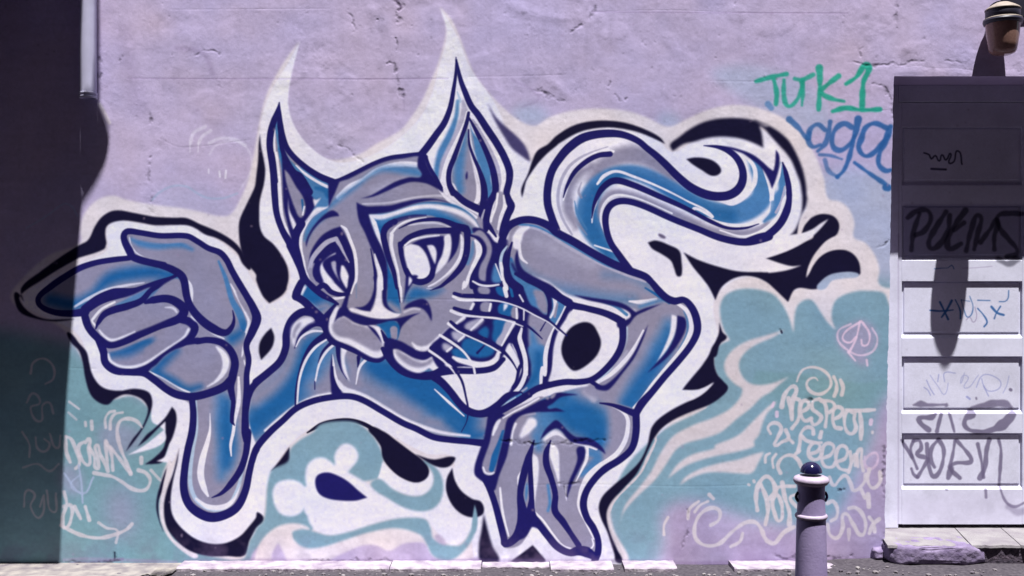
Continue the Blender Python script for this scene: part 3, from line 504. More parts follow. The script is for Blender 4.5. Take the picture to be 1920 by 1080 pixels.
CHEEK = '''
F N 1 : u 870,420 960,405 1060,470 1150,570 1230,520 1300,560 1400,640 1500,1000 1700,1080 v 1560,150 1700,300 1700,345 1640,500 1560,650 1500,850 1500,1090 k 270,700 100,800 0,860 -60,830 30,700 70,620 v 1165,950 1110,830 1050,740! 985,880 900,985 700,1010 480,1010 300,1060 160,800 270,670 380,560 560,450 640,280 700,110 620,0 u 860,1000 1000,700 960,540
F W 1 : g 1372,672! 1500,655 1640,645 1770,618 1850,540 v 1050,745 1110,830 1165,950 k -10,420 40,560 45,650 0,730 -30,790 g 1830,830 1760,900 1690,925 1610,900 1550,850 1480,770
F G 1 : u 850,490 930,520 985,600 985,690 920,830 860,960 860,1090 v 640,60 650,200 440,190 300,60 u 780,850 850,700
S B 8 3 .7 : u 880,560,4 870,680,8 820,800,8
S W 8 1.2 : u 905,545,4 945,620,12 945,720,12 885,850,10 825,980,7 785,1070,5 v 545,50,4 525,130,3
A B 26 6 .9 : t 1360,200,14 1450,180,24 1600,190,24 1750,150,20 1900,90,10
A U 14 4 .8 : t 1330,260,10 1400,190,18 1560,190,16
F N 1.2 : t 1300,360! 1340,310 1430,262 1530,248 1580,300 1612,400 1616,498! 1580,420 1520,352 1440,328 1360,340
S N 12 1 : u 815,470,12 818,560,12 805,700,12 755,830,12 660,945,10 550,1040,7 t 1720,105,4 1620,140,2
S N 9 1 : u 850,487,4 930,508,8 1000,590,9 1008,690,9 945,830,10 885,960,12 875,1060,12 v 650,60,13 680,160,12
F G 1 : u 870,478! 960,430 1050,520 1092,620 1082,720 1035,860 1022,1005! 960,985 945,930 965,830 1030,700 1030,600 960,505
F G 1 : v 705,110 820,120 820,185 715,178
S W 3 1 : v 640,45,3 720,85,4 820,97,4 930,82,3
F B 1.5 : u 1128,800! 1165,870 1205,990 1185,1020 1100,1005 1100,900
S W 3 1 : u 1135,810,2 1205,990,3
F U 1 : v 900,110 975,120 1000,212 940,202 905,160
S Y 6 1 : u 1265,610,3 1212,690,5 1192,800,6 1215,920,8
S W 7 1 : u 1195,800,5 1215,920,7 1240,1020,8 1255,1090,8 v 1000,120,8 1018,210,7
S U 6 1 : v 1060,100,5 1085,210,5
F B 2 : u 1290,690! 1305,800 1350,900 1450,1000 1620,1090 1500,1090 1400,1050 1320,950 1270,800
F G 1 : v 740,288 845,292 830,380 735,380
S W 4 1 : v 840,300,4 825,375,4
F U 1 : v 945,300 1090,312 1065,435 935,405
F W 1 : v 988,300! 1035,308 985,385!
F G 1 : v 1095,325 1145,375 1140,472 1075,452
S W 4 1 : v 1130,350,4 1135,460,4
F G 1.2 : v 600,280 655,288 640,340 600,375 400,340 380,560 480,520 560,455 500,420 400,400
S W 5 1.5 : v 645,300,5 615,360,5
S W 5 2 : v 540,450,6 450,520,4
F H 1.5 : v 650,480 760,468 720,540 620,600 545,550
S W 5 1.5 : v 745,475,5 620,590,4
F U 1.5 : v 875,480 1020,490 985,600 935,730 860,700 872,560
F U 1.5 : v 700,610 800,560 792,690 700,625
F H 1.2 : v 1020,490 1120,500 1060,610 960,780! 900,735 965,620
S W 5 1 : v 1105,510,5 1050,610,5 965,765,3
F H 1.5 : v 410,610 550,660 480,722! 420,690
S W 5 1.5 : v 540,660,4 480,715,4
F U 1.5 : v 560,690 700,705 880,800 850,875 700,905 560,850 510,780
S N 4 1.5 : v 770,765,3 690,850,5
F H 1.5 : v 310,740 405,790 345,840! 300,800
S W 5 1.5 : v 400,790,4 350,830,4
F U 1.5 : v 430,800 520,820 600,920 450,900 400,840
S W 9 2 : v 930,840,6 900,920,10 820,975,12 700,985,12 600,960,11 480,930,9 420,900,5
F W 1 : v 320,965! 420,1000 340,1000
# neck stripes
S W 3 1 : v 1165,200,3 1205,270,3
S W 3 1 : v 1215,360,3 1212,480,2
S W 7 1 : v 1182,580,6 1165,680,8 1190,780,8 1225,900,8 1235,1090,8
S W 8 1 : k 45,330,5 75,430,7 100,540,8 100,640,8 60,740,8 -10,810,6
F B 1 : v 1150,-20! 1250,60 1400,110 1465,210 1480,330 1475,420 1370,350 1290,305 1230,170
R G 1.5 : v 1290,395 1400,440 1500,500 1570,560 1500,700 1455,850 1440,1090 1320,1090 1310,950 1280,800 1265,640
A B 16 4 : v 1300,600,6 1330,750,16 1360,900,22 1370,1060,26
R B 2 : k 120,450 160,430 245,440 235,600 215,720! 100,775 -20,850! -60,850 60,780 130,700 150,600
A U 20 5 : k 200,500,16 180,650,18 60,790,12
S H 5 2 : k 110,750,3 0,830,4
S G 12 3 : v 1400,200,16 1440,320,12
F G 1.5 : v 1330,140 1440,200 1475,330 1470,410 1380,350 1350,250
S N 8 1 : v 1400,100,6 1475,170,11 1508,280,9 1500,360,7 1485,440,4
F B 1 : v 1520,180! 1600,245 1700,325 1600,500 1560,525 1500,455 1535,340
S W 5 1 : v 1530,195,3 1565,270,7 1560,360,6 1515,450,4
S G 5 1.5 : v 1590,300,4 1560,440,5
S W 5 1 : v 1685,325,4 1640,430,6 1595,505,5 1520,650,6 1475,780,8 1455,900,8 1450,1090,8 k 230,600,7 215,735,5
S N 4 1 : v 1465,490,2 1400,600,3
S N 11 1 : v 1730,340,14 1650,490,12 1570,640,12 1530,800,11 1510,950,10 1500,1090,10 k 262,715,10
'''
RARM = '''
R G 1.5 : j 0,600 60,570 150,570 330,640 600,810 880,940 1060,1030 k 1100,0 1220,100 1290,90 1380,200 1390,340 1240,540 980,850 930,930 850,900 660,880 560,800 590,700 700,620 790,520 828,400 840,290 930,180 850,150 600,90 430,50 250,-60 60,-120 0,-200 u 1300,800 1270,560
A B 24 9 .75 : j 40,920,12 120,1000,16 300,1090,22 k 500,50,22 700,80,20 900,90,16
A B 14 8 .5 : j 700,980,10 900,1000,12 1020,1060,16
A H 26 8 .6 : j 200,730,20 400,820,20 600,900,20
A H 7 1.5 : j 60,615,5 200,640,6 400,760,6 600,870,5 850,980,5 1000,1030,5
A B 6 1.5 : j 30,600,4 200,625,4 450,765,4 700,905,4 900,975,3
A W 14 3 : u 1500,400,5 1420,440,14 1380,520,18 1370,600,14
A W 6 1.5 : u 1395,600,8 1410,700,7 1440,760,5 1490,800,3
A U 10 3 : u 1300,760,8 1340,880,12 1420,960,14 1550,1030,14
A W 6 1.5 : k 880,100,3 960,105,8 1080,85,5
A B 12 3 : k 960,140,5 1060,110,8 1130,90,6
A G 20 5 : k 1100,160,20 980,230,16
A Y 6 1.2 : k 860,300,6 850,430,6 770,570,6 650,690,6
A G 14 3 : k 900,260,10 880,420,14 780,580,12
A H 10 3 : k 860,480,6 760,620,8
A B 40 8 : k 1170,270,16 1130,400,30 1030,560,46 930,700,46 880,840,40
A U 40 7 .85 : k 1180,330,14 1150,450,26 1060,580,34 960,730,40 890,850,34
A G 34 9 : k 960,330,20 960,480,24 860,640,26 780,740,30 720,820,26
A W 8 1.2 : k 985,320,4 930,430,7 850,540,8 750,640,8 640,710,6
F N 1 : k 1022,270! 990,370 920,520 830,640 730,760 680,770 620,740 700,725 800,640 900,510 970,370
F W 1 : k 1198,200! 1238,220 1225,330 1170,450 1080,568! 1140,450 1185,330
F N 1 : k 1240,205! 1300,230 1302,310 1240,430 1150,535 1010,642! 1080,565 1170,460 1225,340
A B 6 1.5 .8 : k 1290,170,3 1320,260,6 1310,350,5 1250,470,4
A W 9 1 : k 1230,110,5 1310,170,8 1345,260,9 1335,350,10 1270,470,10 1170,590,9 1060,720,8 980,830,8 915,900,6
S U 5 1.2 : k 1000,0,3 1100,60,6 1180,110,6
F W 1 : k 450,170 600,182 730,222 797,290 802,380 770,500 700,590 600,660 500,685 400,680 300,706 272,700! 300,600 312,450 345,330 400,240
F K 1 : k 535,255 600,270 642,330 668,410 640,500 560,580 475,622 430,600 380,520 370,440 400,350 450,290
S N 12 1 : k 300,20,15 430,120,14 550,150,12 700,190,13 820,245,15
S W 5 1 : k 480,85,3 620,110,5 740,150,6 840,215,6
S B 5 1.5 : k 650,95,3 780,140,6 860,200,6
F N 1 : k 460,50! 600,72 780,100 860,130 930,180! 1000,150 1125,118! 1000,175 930,210 870,280 800,300 790,250 850,240 890,205 840,160 700,120 560,90
S N 12 1 : k 830,270,14 828,400,13 790,500,13 700,610,12 600,685,11 500,705,12 400,705,12 290,725,12 180,760,12 80,830,12 -10,880,12
S N 8 1 : k 590,700,8 660,745,8
S N 14 1 : u 1200,560,13 1270,400,15 1380,330,14 1500,310,14 1620,330,14 1750,390,15 j 330,660,15 450,725,15 600,815,15 750,895,15 880,950,15 1000,995,14 1050,1040,12 k 1100,20,14 1160,75,14 1220,98,14 1290,90,12 1350,150,14 1385,240,15 1388,330,14 1340,430,13 1250,545,13 1140,670,13 1050,780,13 970,870,16 930,940,14
S N 14 1 : v 1120,-40,6 1250,20,12 1400,90,14 1550,190,15 1720,285,16
S N 6 1 : u 1320,570,4 1280,700,8 1260,850,12 1290,990,16 1400,1090,18
F N 1 : u 1385,640! 1402,780 1445,870 1530,930 1650,990 1780,1060 1800,1110 1650,1080 1500,1020 1400,930 1355,810 1355,720
'''
HAND = '''
R G 1.2 : k 600,740 660,830 800,870 940,940 l 900,120 800,220 680,290 590,400 535,500 540,600 600,700 640,800 640,900 600,950 520,930 380,900 200,700 150,720 60,850 -50,870 h 1850,800 1740,450 1690,330 A 250,780 400,250 620,150 900,50
A B 60 9 : A 900,330,24 950,430,20 1000,250,50 1300,130,60 1500,300,60 1560,500,40
A U 60 9 : A 1150,180,30 1350,250,70 1500,340,60 1560,470,36 1480,180,30
A U 16 5 : A 920,130,14 1050,60,20 1200,40,12
A W 14 5 .8 : A 1420,-30,10 1520,50,12
A G 40 10 : k 560,770,30 640,790,30
A G 34 6 : A 1790,230,30 1800,400,34 1760,600,30 1690,700,20
A B 12 3 : A 1450,650,10 1560,700,18 1500,800,18 1380,900,10
A W 16 4 : A 820,320,20 760,400,16 710,460,8
A W 5 2 : A 640,330,5 600,430,6 590,560,5
A B 16 5 : A 880,470,14 900,600,12
A H 6 2 .7 : A 700,230,4 850,210,6
F W 2 : A 950,520 1000,440 1075,395 1130,412 1190,470 1235,530 1100,500
A G 6 2 .8 : A 1000,520,6 1100,480,8 1200,520,6
A W 5 1.2 : A 1280,540,3 1450,575,6 1550,610,5
A W 7 1 : A 1720,130,2 1840,190,5 1900,270,7 1900,400,8 1870,520,9 1790,650,9 1680,740,9 1560,820,10 1450,930,11 1390,1050,9 l 510,470,7 500,560,5 560,690,4 615,800,4
F W 1 : l 290,70! 345,130 355,260 357,420! 330,320 300,230 283,170
A W 7 1 : l 560,120,8 560,200,6 520,290,4 480,370,2
F W 1 : l 158,160! 195,200 198,330 180,460 165,590! 150,450 148,300
A W 4 1 : l 165,600,5 230,660,4 310,770,4 380,850,4 460,882,4
A W 5 1 : h 1830,420,4 1850,600,5 1895,780,3
A W 4 1 : l 85,270,3 52,340,6 45,400,2
A W 3 1 : l 575,890,3 610,850,3 600,800,2
A B 6 3 : l 270,400,5 285,530,6 270,590,5
S N 13 1 : g 1390,635,12 1500,622,12 1650,622,12 1780,600,12 1855,535,9
S N 9 1 : v 1150,560,10 1108,700,10 1160,850,8 1188,970,7 k 55,600,7 30,700,5 0,745,3
S N 12 1 : g 1320,655,16 1390,705,15 1460,780,14 1530,870,14 A 100,180,15 220,215,14 330,195,16 450,110,14 560,15,14 k 60,800,13
S B 6 1.5 : A 500,130,4 600,60,8 700,0,5
S Y 2 1 : A 480,140,2 560,80,3 640,30,2
S N 12 1 : A 350,215,14 470,180,13 600,110,13 750,20,13 k 130,800,12
# finger one
F N 1 : A 340,230 450,190 560,250 620,200 760,120 900,70 1000,40 1100,-20 k 420,790 500,800! A 1150,30 1060,100 1000,150 1100,150 1200,190! 1000,195 850,200 700,240 630,310 600,400 570,560 540,700 480,850 450,930 430,1010 400,1080 330,1080 310,1010 240,960 180,900 180,800 230,640 280,500 310,350
R G 1 : A 480,262 600,190 750,110 920,20 k 270,840! 300,800 330,790 k 300,830 A 1000,20 850,100 700,180 600,225 545,280 515,400 480,560 440,720 412,860 390,895 340,905 285,880 265,800 300,680 350,540 380,400 420,310
A W 6 2 : A 450,290,8 410,380,7 385,450,4
A W 5 1.5 : A 275,820,4 300,880,5 350,895,5 395,880,4
A U 10 2 : A 505,420,8 465,560,12 410,700,14 370,840,10
A W 4 1.2 : A 500,262,3 620,190,4 780,110,4 900,40,4
# knuckle arch
F N 1 : A 915,510! 960,410 1030,330 1095,285 1150,320 1220,400 1310,470 1400,480 1480,490 1560,540 1630,610 1655,672! 1580,620 1480,575 1380,560 1280,540 1220,490 1160,415 1100,380 1030,410 970,460
S N 12 1 : A 1590,95,3 1700,110,6 1800,140,9 1900,180,12 k 930,945,14
S N 13 1 : k 930,930,14 930,1080,14 l 900,120,13 820,200,13 700,275,14 630,340,13 560,440,13 535,540,14 560,640,13 610,720,13 645,810,12 645,900,13 620,965,13
S N 14 1 : l 165,65,3 125,190,13 85,330,14 62,470,12 80,620,20 70,720,22 20,800,16 -50,840,13 h 1860,800,13 1830,680,13 1790,530,12 1750,420,12 1720,360,12
S N 10 1 : l 135,200,8 140,350,10 147,500,10 145,620,18 200,690,14 270,780,14 340,860,14 430,905,13 500,890,18 560,900,20 610,930,14
S N 10 1 : l 290,65,3 258,150,11 258,240,13 295,350,11 325,470,11 322,590,13 380,670,13 440,760,10 500,850,11
F N 1 : l 488,118 545,118 545,190 510,270 460,370 408,510! 425,380 470,270 490,200
F B .7 : l 112,370! 120,420 115,480 103,532! 98,470 102,410
F N 1 : l 60,640 150,560 170,650 230,720 150,712! 100,790 40,800
F W 1 : l 152,715! 200,800 280,900 380,950 450,975 240,975! 200,900 155,850 80,905 -20,975 h 1850,950 1800,900 1870,880 l 60,850 110,790
F K 1 : l 155,848! 205,905 245,975 -15,975! 80,905
'''
ARCH = '''
F T 1.5 : h 0,730 60,655 110,300 240,220 258,130 330,60 430,0 g 480,1025 600,1000 750,1010 860,1090 h 930,120 955,210 920,340 800,380 700,500 500,620 400,760 300,800 200,960 0,975 -80,975
F L 2 : h -20,900 120,820 300,880 520,900 800,830 1250,830 1340,940 1560,960 1690,940 1690,1000 -20,1000
F C 2.5 : h -20,985! 20,850 100,750 200,695 330,690 400,740 270,755! 300,830 400,872 500,862 700,805 900,740 1080,720 1230,750 1260,800 1100,840 1000,890 900,850 800,850 700,890 600,935 500,985 240,985! 200,890 165,830! 120,910 100,985
F W 1.8 : h 370,330 385,250 440,200 510,195 570,230 592,250 588,180 630,105 690,88 750,130 765,200 690,300! 850,395 1000,500 1130,570 1260,590 1350,540 1400,430 1370,320 1300,260 1480,265 1500,400 1700,530 1710,620 1680,720 1640,800! 1655,620 1600,760 1500,842 1400,800 1320,700 1270,650 1130,640 1000,655 850,700 700,750 550,772 440,730 390,650 395,570 425,480 380,400
F W 1.8 : h 125,480 150,390 240,358 330,380 385,450 375,540 330,610 250,632 170,600
F W 1.5 : h 360,420 440,400 440,600 380,620 350,520
F T 2 : h 275,745! 350,728 430,745 550,775 700,748 850,700 1000,660 1130,642 1270,655 1310,720 1330,800 1450,850 1550,835 1640,650 1640,545! 1658,620 1640,760 1570,880 1450,965 1330,930 1280,840 1230,770 1050,722 850,752 650,815 500,862 380,870 300,825
F V 2 .6 : h 1340,800 1360,765 1400,790 1420,850
F W 1.2 : h 950,222! 1000,280 1090,345 1180,378 1260,360 1300,300 1328,330 1315,410 1250,470 1150,475 1030,430 915,350!
F T 1.5 : h 1250,215 1330,250 1390,330 1405,440 1360,550 1260,595 1130,575 1000,505 860,400 920,350 1030,430 1150,478 1250,472 1318,410 1330,330 1300,270
F K 1 : h 1190,165! 1330,205 1490,188 1462,250 1400,268 1320,245
F K 1 : h 1472,268! 1430,350 1428,450 1480,560 1560,625 1650,640 1708,605 1690,525 1620,500 1540,440 1492,360
F T 1 : h 1640,540! 1660,640 1640,760 1620,700
F K 1.5 : h 1708,610! 1740,740 1775,860 1820,975 1690,975 1672,850 1690,740
F N 1.2 : h 443,380 460,325 530,302 610,325 690,370 770,440 835,492! 750,515 640,515 540,500 470,460
F K 1.2 : h 850,-30 960,0 1050,65 1150,140 1250,215 1292,270 1292,330 1240,372 1180,377 1080,335 1000,265 950,190 938,110 900,50
'''
TAGS = '''
S P 4 2 .7 : b 1140,420 1200,360 1300,315 1400,320 1480,370 1560,405 1680,405 1780,370
S W 4 2 .3 : b 1570,80 1620,10 1750,-20 1850,30 1890,130 1870,230 1800,340
S W 2 1.2 .5 : b 1425,-30 1425,60
S W 2 1.2 .5 : b 1490,-30 1485,60
S W 4 1.2 .7 : b 1645,205 1650,245
S W 4 1.2 .7 : b 1695,200 1690,255
S W 3 1.2 .6 : b 1565,190 1565,220
S W 6 2.2 .45 : a 1430,1075 1450,1000 1540,950
S W 6 2.2 .45 : a 1490,1075 1520,1020 1580,980
S W 6 2.2 .45 : a 1570,1075 1640,1040 1760,1045 1840,1090
S Y 3 1.5 .5 : b 200,630 350,540 480,450 540,470 580,540
# lower left tag
S S 4 1.5 .8 : E 780,80 890,160
S S 4 1.5 .6 : E 770,200 860,280
S S 5.4 1.6 .8 : E 960,310 965,350
S S 6.8 1.6 .8 : E 1030,300 1035,390
S S 5.4 1.6 .8 : E 1190,370 1185,270 1230,200 1290,185
S S 5.4 1.6 .8 : E 1240,385 1245,290 1290,220 1380,200
S S 6.8 1.6 .8 : E 1600,370,3 1540,300 1450,270 1360,290 1320,380 1330,500 1370,640 1430,780 1470,890
S S 6.8 1.6 .8 : E 740,470 745,640 790,760
S S 6.8 1.6 .8 : E 740,470 800,500 850,610 885,700 890,790 850,830
S S 6.8 1.6 .8 : E 950,530 890,570 890,660 940,760 1000,790 1010,700 1000,600 1005,500 960,540
S S 6.8 1.6 .8 : E 1010,600 1060,690 1090,830 1095,700 1085,570 1130,680 1200,810 1215,860 1200,700 1190,520
S S 6.8 1.6 .8 : E 1195,540 1250,650 1270,850
S S 6.8 1.6 .8 : E 1240,590 1330,700 1420,820 1470,880
S S 6.8 1.6 .8 : E 1060,880 1160,900 1260,920 1370,980 1470,1050 1570,1080 1650,1060 1690,960 1640,880 1560,850
S S 5 1.2 .7 : E 1700,850 1800,960
S S 8.1 1.6 .8 : E 1590,710 1590,770
S P 4 1.2 .8 : d 590,250 610,380 620,530
S P 4 1.2 .8 : d 480,310 620,460 700,340
S P 3 1.2 .7 : d 620,470 530,400 600,320
S S 6.8 1.6 .8 : d 480,450 500,540 470,640 490,720 540,620 530,550 480,560
S S 6.8 1.6 .8 : d 560,560 605,650
S S 6.8 1.6 .8 : d 640,560 670,660
S S 6.8 1.6 .8 : d 455,700 600,770 740,795 860,770 950,730 990,690
S S 5 1.2 .7 : d 740,680 800,720 880,740 870,830
S t 6 1.5 : d 280,480 300,600 330,700
S S 4 1.5 .7 : c 230,640 250,560 330,530 400,590 400,680 340,720
S S 4 1.5 .6 : c 200,860 250,790 300,860 230,900 300,1000 320,880 370,860 400,940
S S 4 1.5 .6 : E 250,420 330,560 330,700
S S 4 1.5 .6 : E 400,480 420,600 500,640 560,560 500,500
S S 4 1.5 .6 : E 560,440 640,600 680,460
S S 4 1.5 .5 : E 260,820 420,780 560,860 660,780
S S 4 1.5 .6 : d 180,560 200,440 260,470 230,560 300,640 330,480 300,560
S S 4 1.5 .6 : d 350,440 400,600 420,460
# green tag
S E 8 2.4 .9 : m -90,610,7 -20,590,8 60,570,9 140,555,9
S E 9 2.4 .9 : m 45,600,9 65,700,9 60,780,7
S E 8 2.4 .85 : m 120,600,8 120,720,8 150,795,9 210,760,8 255,660,7 260,600
S E 8 2.4 .85 : m 200,590,9 250,610,8 260,700,8 255,790,5
S E 9 2.4 .85 : m 260,600,8 340,560,9
S E 11 2.4 .9 : m 385,510,12 390,620,10 380,820,8
S E 9 2.4 .9 : m 530,570,10 440,640,10 400,690,9 480,740,8 570,760,6
S E 11 2.4 .95 : m 585,630,7 660,580,9 745,495,12 715,620,10 705,820,10
S E 9 2.4 .95 : m 485,835,9 580,810,9 700,825,8 840,820,8
# blue tag
S X 9 2.4 .8 : m 160,895,11 230,960,10 300,1040,9 x 1310,300,8
S X 9 2.4 .8 : x 1540,170,10 1520,300,9 1480,420,9 1400,500,7
S X 9 2.4 .8 : x 1480,260,9 1400,200,9 1320,250,10 1290,360,9 1340,450,8 1430,430,7
S X 10 2.4 .85 : x 1780,230,9 1700,190,10 1610,240,10 1560,350,10 1580,460,9 1660,490,9 1760,420,8 1810,330,8
S X 11 2.4 .9 : x 1855,140,12 1830,270,11 1790,420,9 1750,580,8 1690,720,8 1620,790,8
S X 9 2.4 .6 : x 1620,790,8 1520,720,8 1480,600,7
S X 6 2.4 .7 : x 1420,540,5 1540,550,6 1670,590,5
S X 10 2.4 .9 : m 890,960,9 800,925,10 730,960,10 700,1040,10 n 680,30,10 730,90,9 800,60,9 870,-20,9 900,-60,9
S X 10 2.4 .9 : m 920,950,12 880,1060,11 n 840,60,10 830,150,10 880,200,8 925,195,7
S X 8 2.4 .9 : n 650,140,6 760,220,8 880,300,8
S X 13 2.4 .95 : n 885,325,14 900,328,14
S B 9 2.5 .7 : m 0,780,12 25,810,10
# spade emblem
F V 6 .7 : o 520,330 620,270 700,240 780,280 820,370 800,450 740,500 750,580 660,560 600,500 540,440
S R 4 1.2 .85 : o 690,250 660,380 610,480
S R 4 1.2 .85 : o 700,250 590,320 560,380 610,410 660,370
S R 4 1.2 .85 : o 710,260 760,340 750,420 710,430 700,390
S R 4 1.2 .7 : o 620,270 530,320 530,400 620,480 700,505 790,470 820,380 780,300
S R 4 1.2 .8 : o 600,480 655,545
S R 4 1.2 .8 : o 740,540 745,580
# cream lettering on the teal
S S 6.8 1.5 .9 : C 925,210,3 950,140,4 1000,75,5 1100,50,5 1200,75,5 1280,140,5 1310,230,6 1280,300,6 1180,355,6 1080,325,6 1035,250,6 1060,190,5 1130,170,4 1160,200,2
S S 6.8 1.5 .9 : C 1340,160 1370,230 1370,310 1345,375
S S 6.8 1.5 .9 : C 1415,195 1445,280 1430,360
S S 8.1 1.5 .9 : C 755,495 780,380 830,300 890,265 920,310 880,420 870,520
S S 8.1 1.5 .9 : C 830,400 860,520 870,640
S S 6.8 1.5 .9 : C 900,400 960,430 950,540 940,640 870,740
S S 6.8 1.5 .9 : C 985,550 1050,505 1055,445 1000,430 972,500 975,600 1020,655 1085,630
S S 6.8 1.5 .9 : C 1170,410 1110,430 1100,520 1150,560 1200,620 1120,700 1080,640
S S 6.8 1.5 .9 : C 1180,410 1240,460 1260,580 1245,720
S S 6.8 1.5 .9 : C 1200,430 1320,440 1350,500 1290,560
S S 6.8 1.5 .9 : C 1330,640 1410,600 1440,530 1370,500 1330,580 1350,720 1420,740
S S 6.8 1.5 .9 : C 1560,560 1500,540 1460,620 1480,760 1540,800 1590,740 1570,640 1580,560
S S 6.8 1.5 .9 : C 1480,530 1620,540 1800,530
S S 8.1 1.5 .9 : C 1630,540 1650,700 1645,860
S R 7 1.3 .8 : C 700,560 700,600
S R 6 1.3 .8 : C 665,450 650,490
S R 8 1.3 .8 : C 1760,650 1755,690
S S 6 1.3 .8 : C 1775,780 1775,790
S S 6.8 1.5 .9 : C 630,800,5 600,730 650,680 720,690 750,750 700,860 680,930,7 760,890
S S 6.8 1.5 .9 : C 800,760 830,850 760,890
S S 5.4 1.5 .9 : C 830,850 880,900
S S 6.8 1.5 .9 : C 1110,800 1100,740 1030,730 970,800 960,900 940,1000 D 950,30 900,90 940,140
S S 6.8 1.5 .9 : C 980,830 1040,880 1150,900 1200,900
S S 9.6 1.5 .9 : C 1200,780 1185,840
S S 6.8 1.5 .9 : p 310,165 370,145 388,100 345,82 305,130 320,195 370,205 405,165
S S 6.8 1.5 .9 : p 412,195 470,170 492,105 435,88 402,160 420,250 480,262 512,222
S S 6.8 1.5 .9 : p 512,225 580,195 592,125 545,105 510,170 530,265 600,292
S S 6.8 1.5 .9 : p 615,150 625,230 605,300 640,190 660,170 675,260
S S 6.8 1.5 .9 : p 655,250 690,130 700,220 715,290
S R 5 1.5 .6 : D 1680,150 1740,80 1820,60 1830,160 1770,230 1700,210 1690,100
S S 6.8 1.5 .9 : D 1290,330 1340,420 1400,360 1470,310 1530,400 1570,480 1680,390 1700,300
S S 6.8 1.5 .9 : D 1740,240 1720,360 1780,450 1860,380 1860,270
S S 6.8 1.5 .9 : D 1650,470 1690,560
S S 8.1 1.5 .9 : D 1725,520 1735,660
S S 5.4 1.5 .9 : D 570,160 575,90 620,60
S S 5.4 1.5 .9 : D 690,70 650,130 660,220
S S 6.8 1.5 .9 : D 740,280 710,200 760,110 850,80 930,120 975,210
S S 8.1 1.5 .9 : D 480,700 465,540 500,400 580,320 650,370 680,480 620,570
S S 8.1 1.5 .9 : D 520,410 580,560 600,700 570,860
S S 6.8 1.5 .9 : D 700,520 650,600 670,720 730,820 760,680 730,560 690,500 720,440 900,430
S S 8.1 1.5 .9 : D 760,390 790,560 840,720 840,860
S S 6.8 1.5 .9 : D 920,520 850,560 920,660
S S 5 1.2 .8 : D 380,410 390,415
S S 5 1.2 .8 : D 440,370 445,380
S S 6.8 1.5 .9 : D 1270,620 1330,600 1380,680 1370,780 1310,820
S S 6.8 1.5 .9 : D 1270,860 1300,980 1380,1010 1440,900 1460,740 1560,860 1650,980 1700,880 1660,740 1580,670 1510,680
S S 7 1.2 .7 : D 1510,920,9 1510,1040,3
S S 6.8 1.5 .9 : D 1740,780 1790,850 1800,940
S S 6.8 1.5 .9 : D 1850,800 1780,860 1740,960
S S 5.4 1.5 .9 : l 1170,640 1140,700 1140,770
S S 5.4 1.5 .9 : l 1320,650 1330,580 1400,520
S S 5.4 1.5 .9 : l 1370,600 1410,550 1470,520
S S 8.1 1.5 .9 : l 1480,470 1510,500
S S 6.8 1.5 .9 : l 1490,700 1550,660 1555,590 1490,570 1410,620 1370,710 1380,800 1450,850 1550,840 1650,750 1750,680 1830,680 1890,760 D 520,900 580,1030 680,1070 740,1000 800,930 890,890
S S 5.4 1.5 .9 : l 1640,860 1710,820 1730,760
S S 6.8 1.5 .9 : p -10,820 40,840 110,760 180,720
'''
WHISK = '''
S W 5 1.2 : v 418,215,5 500,250,6 700,255,5 900,258,5 1050,293,4 1200,352,3 1350,432,3 1500,512,2 1600,600,2
S N 8 .9 : v 432,182,7 520,205,8 700,212,9 900,228,9 1050,268,7 1200,325,6 1350,405,6 1500,490,4 1620,590,4 1695,655,3
S W 5 1.2 : v 395,378,6 500,418,6 700,442,4 900,460,4 1050,495,3 1200,552,2
S N 8 .9 : v 432,348,7 550,385,9 750,410,9 950,432,6 1100,475,5 1250,545,5 1350,625,4 1420,692,2
S W 5 1.2 : v 365,520,6 480,605,5 620,672,4 800,755,4 950,845,3
S N 8 .9 : v 390,500,6 480,572,8 620,638,9 800,718,10 950,808,8 1050,905,5 1120,1010,3 1150,1090,2 k 40,640,1.5
S W 4 1 : v 268,650,5 400,732,5 520,822,4 600,920,4 645,1000,4 662,1080,4
S W 4 1.2 : v 150,825,5 300,932,4 400,1032,3 440,1090,2
S N 7 .9 : v 172,795,8 300,872,10 400,965,8 470,1060,5 g 1490,600,5 1545,700,5 1575,820,4 1590,905,4 1580,1000,2 1540,1080,1.5
'''
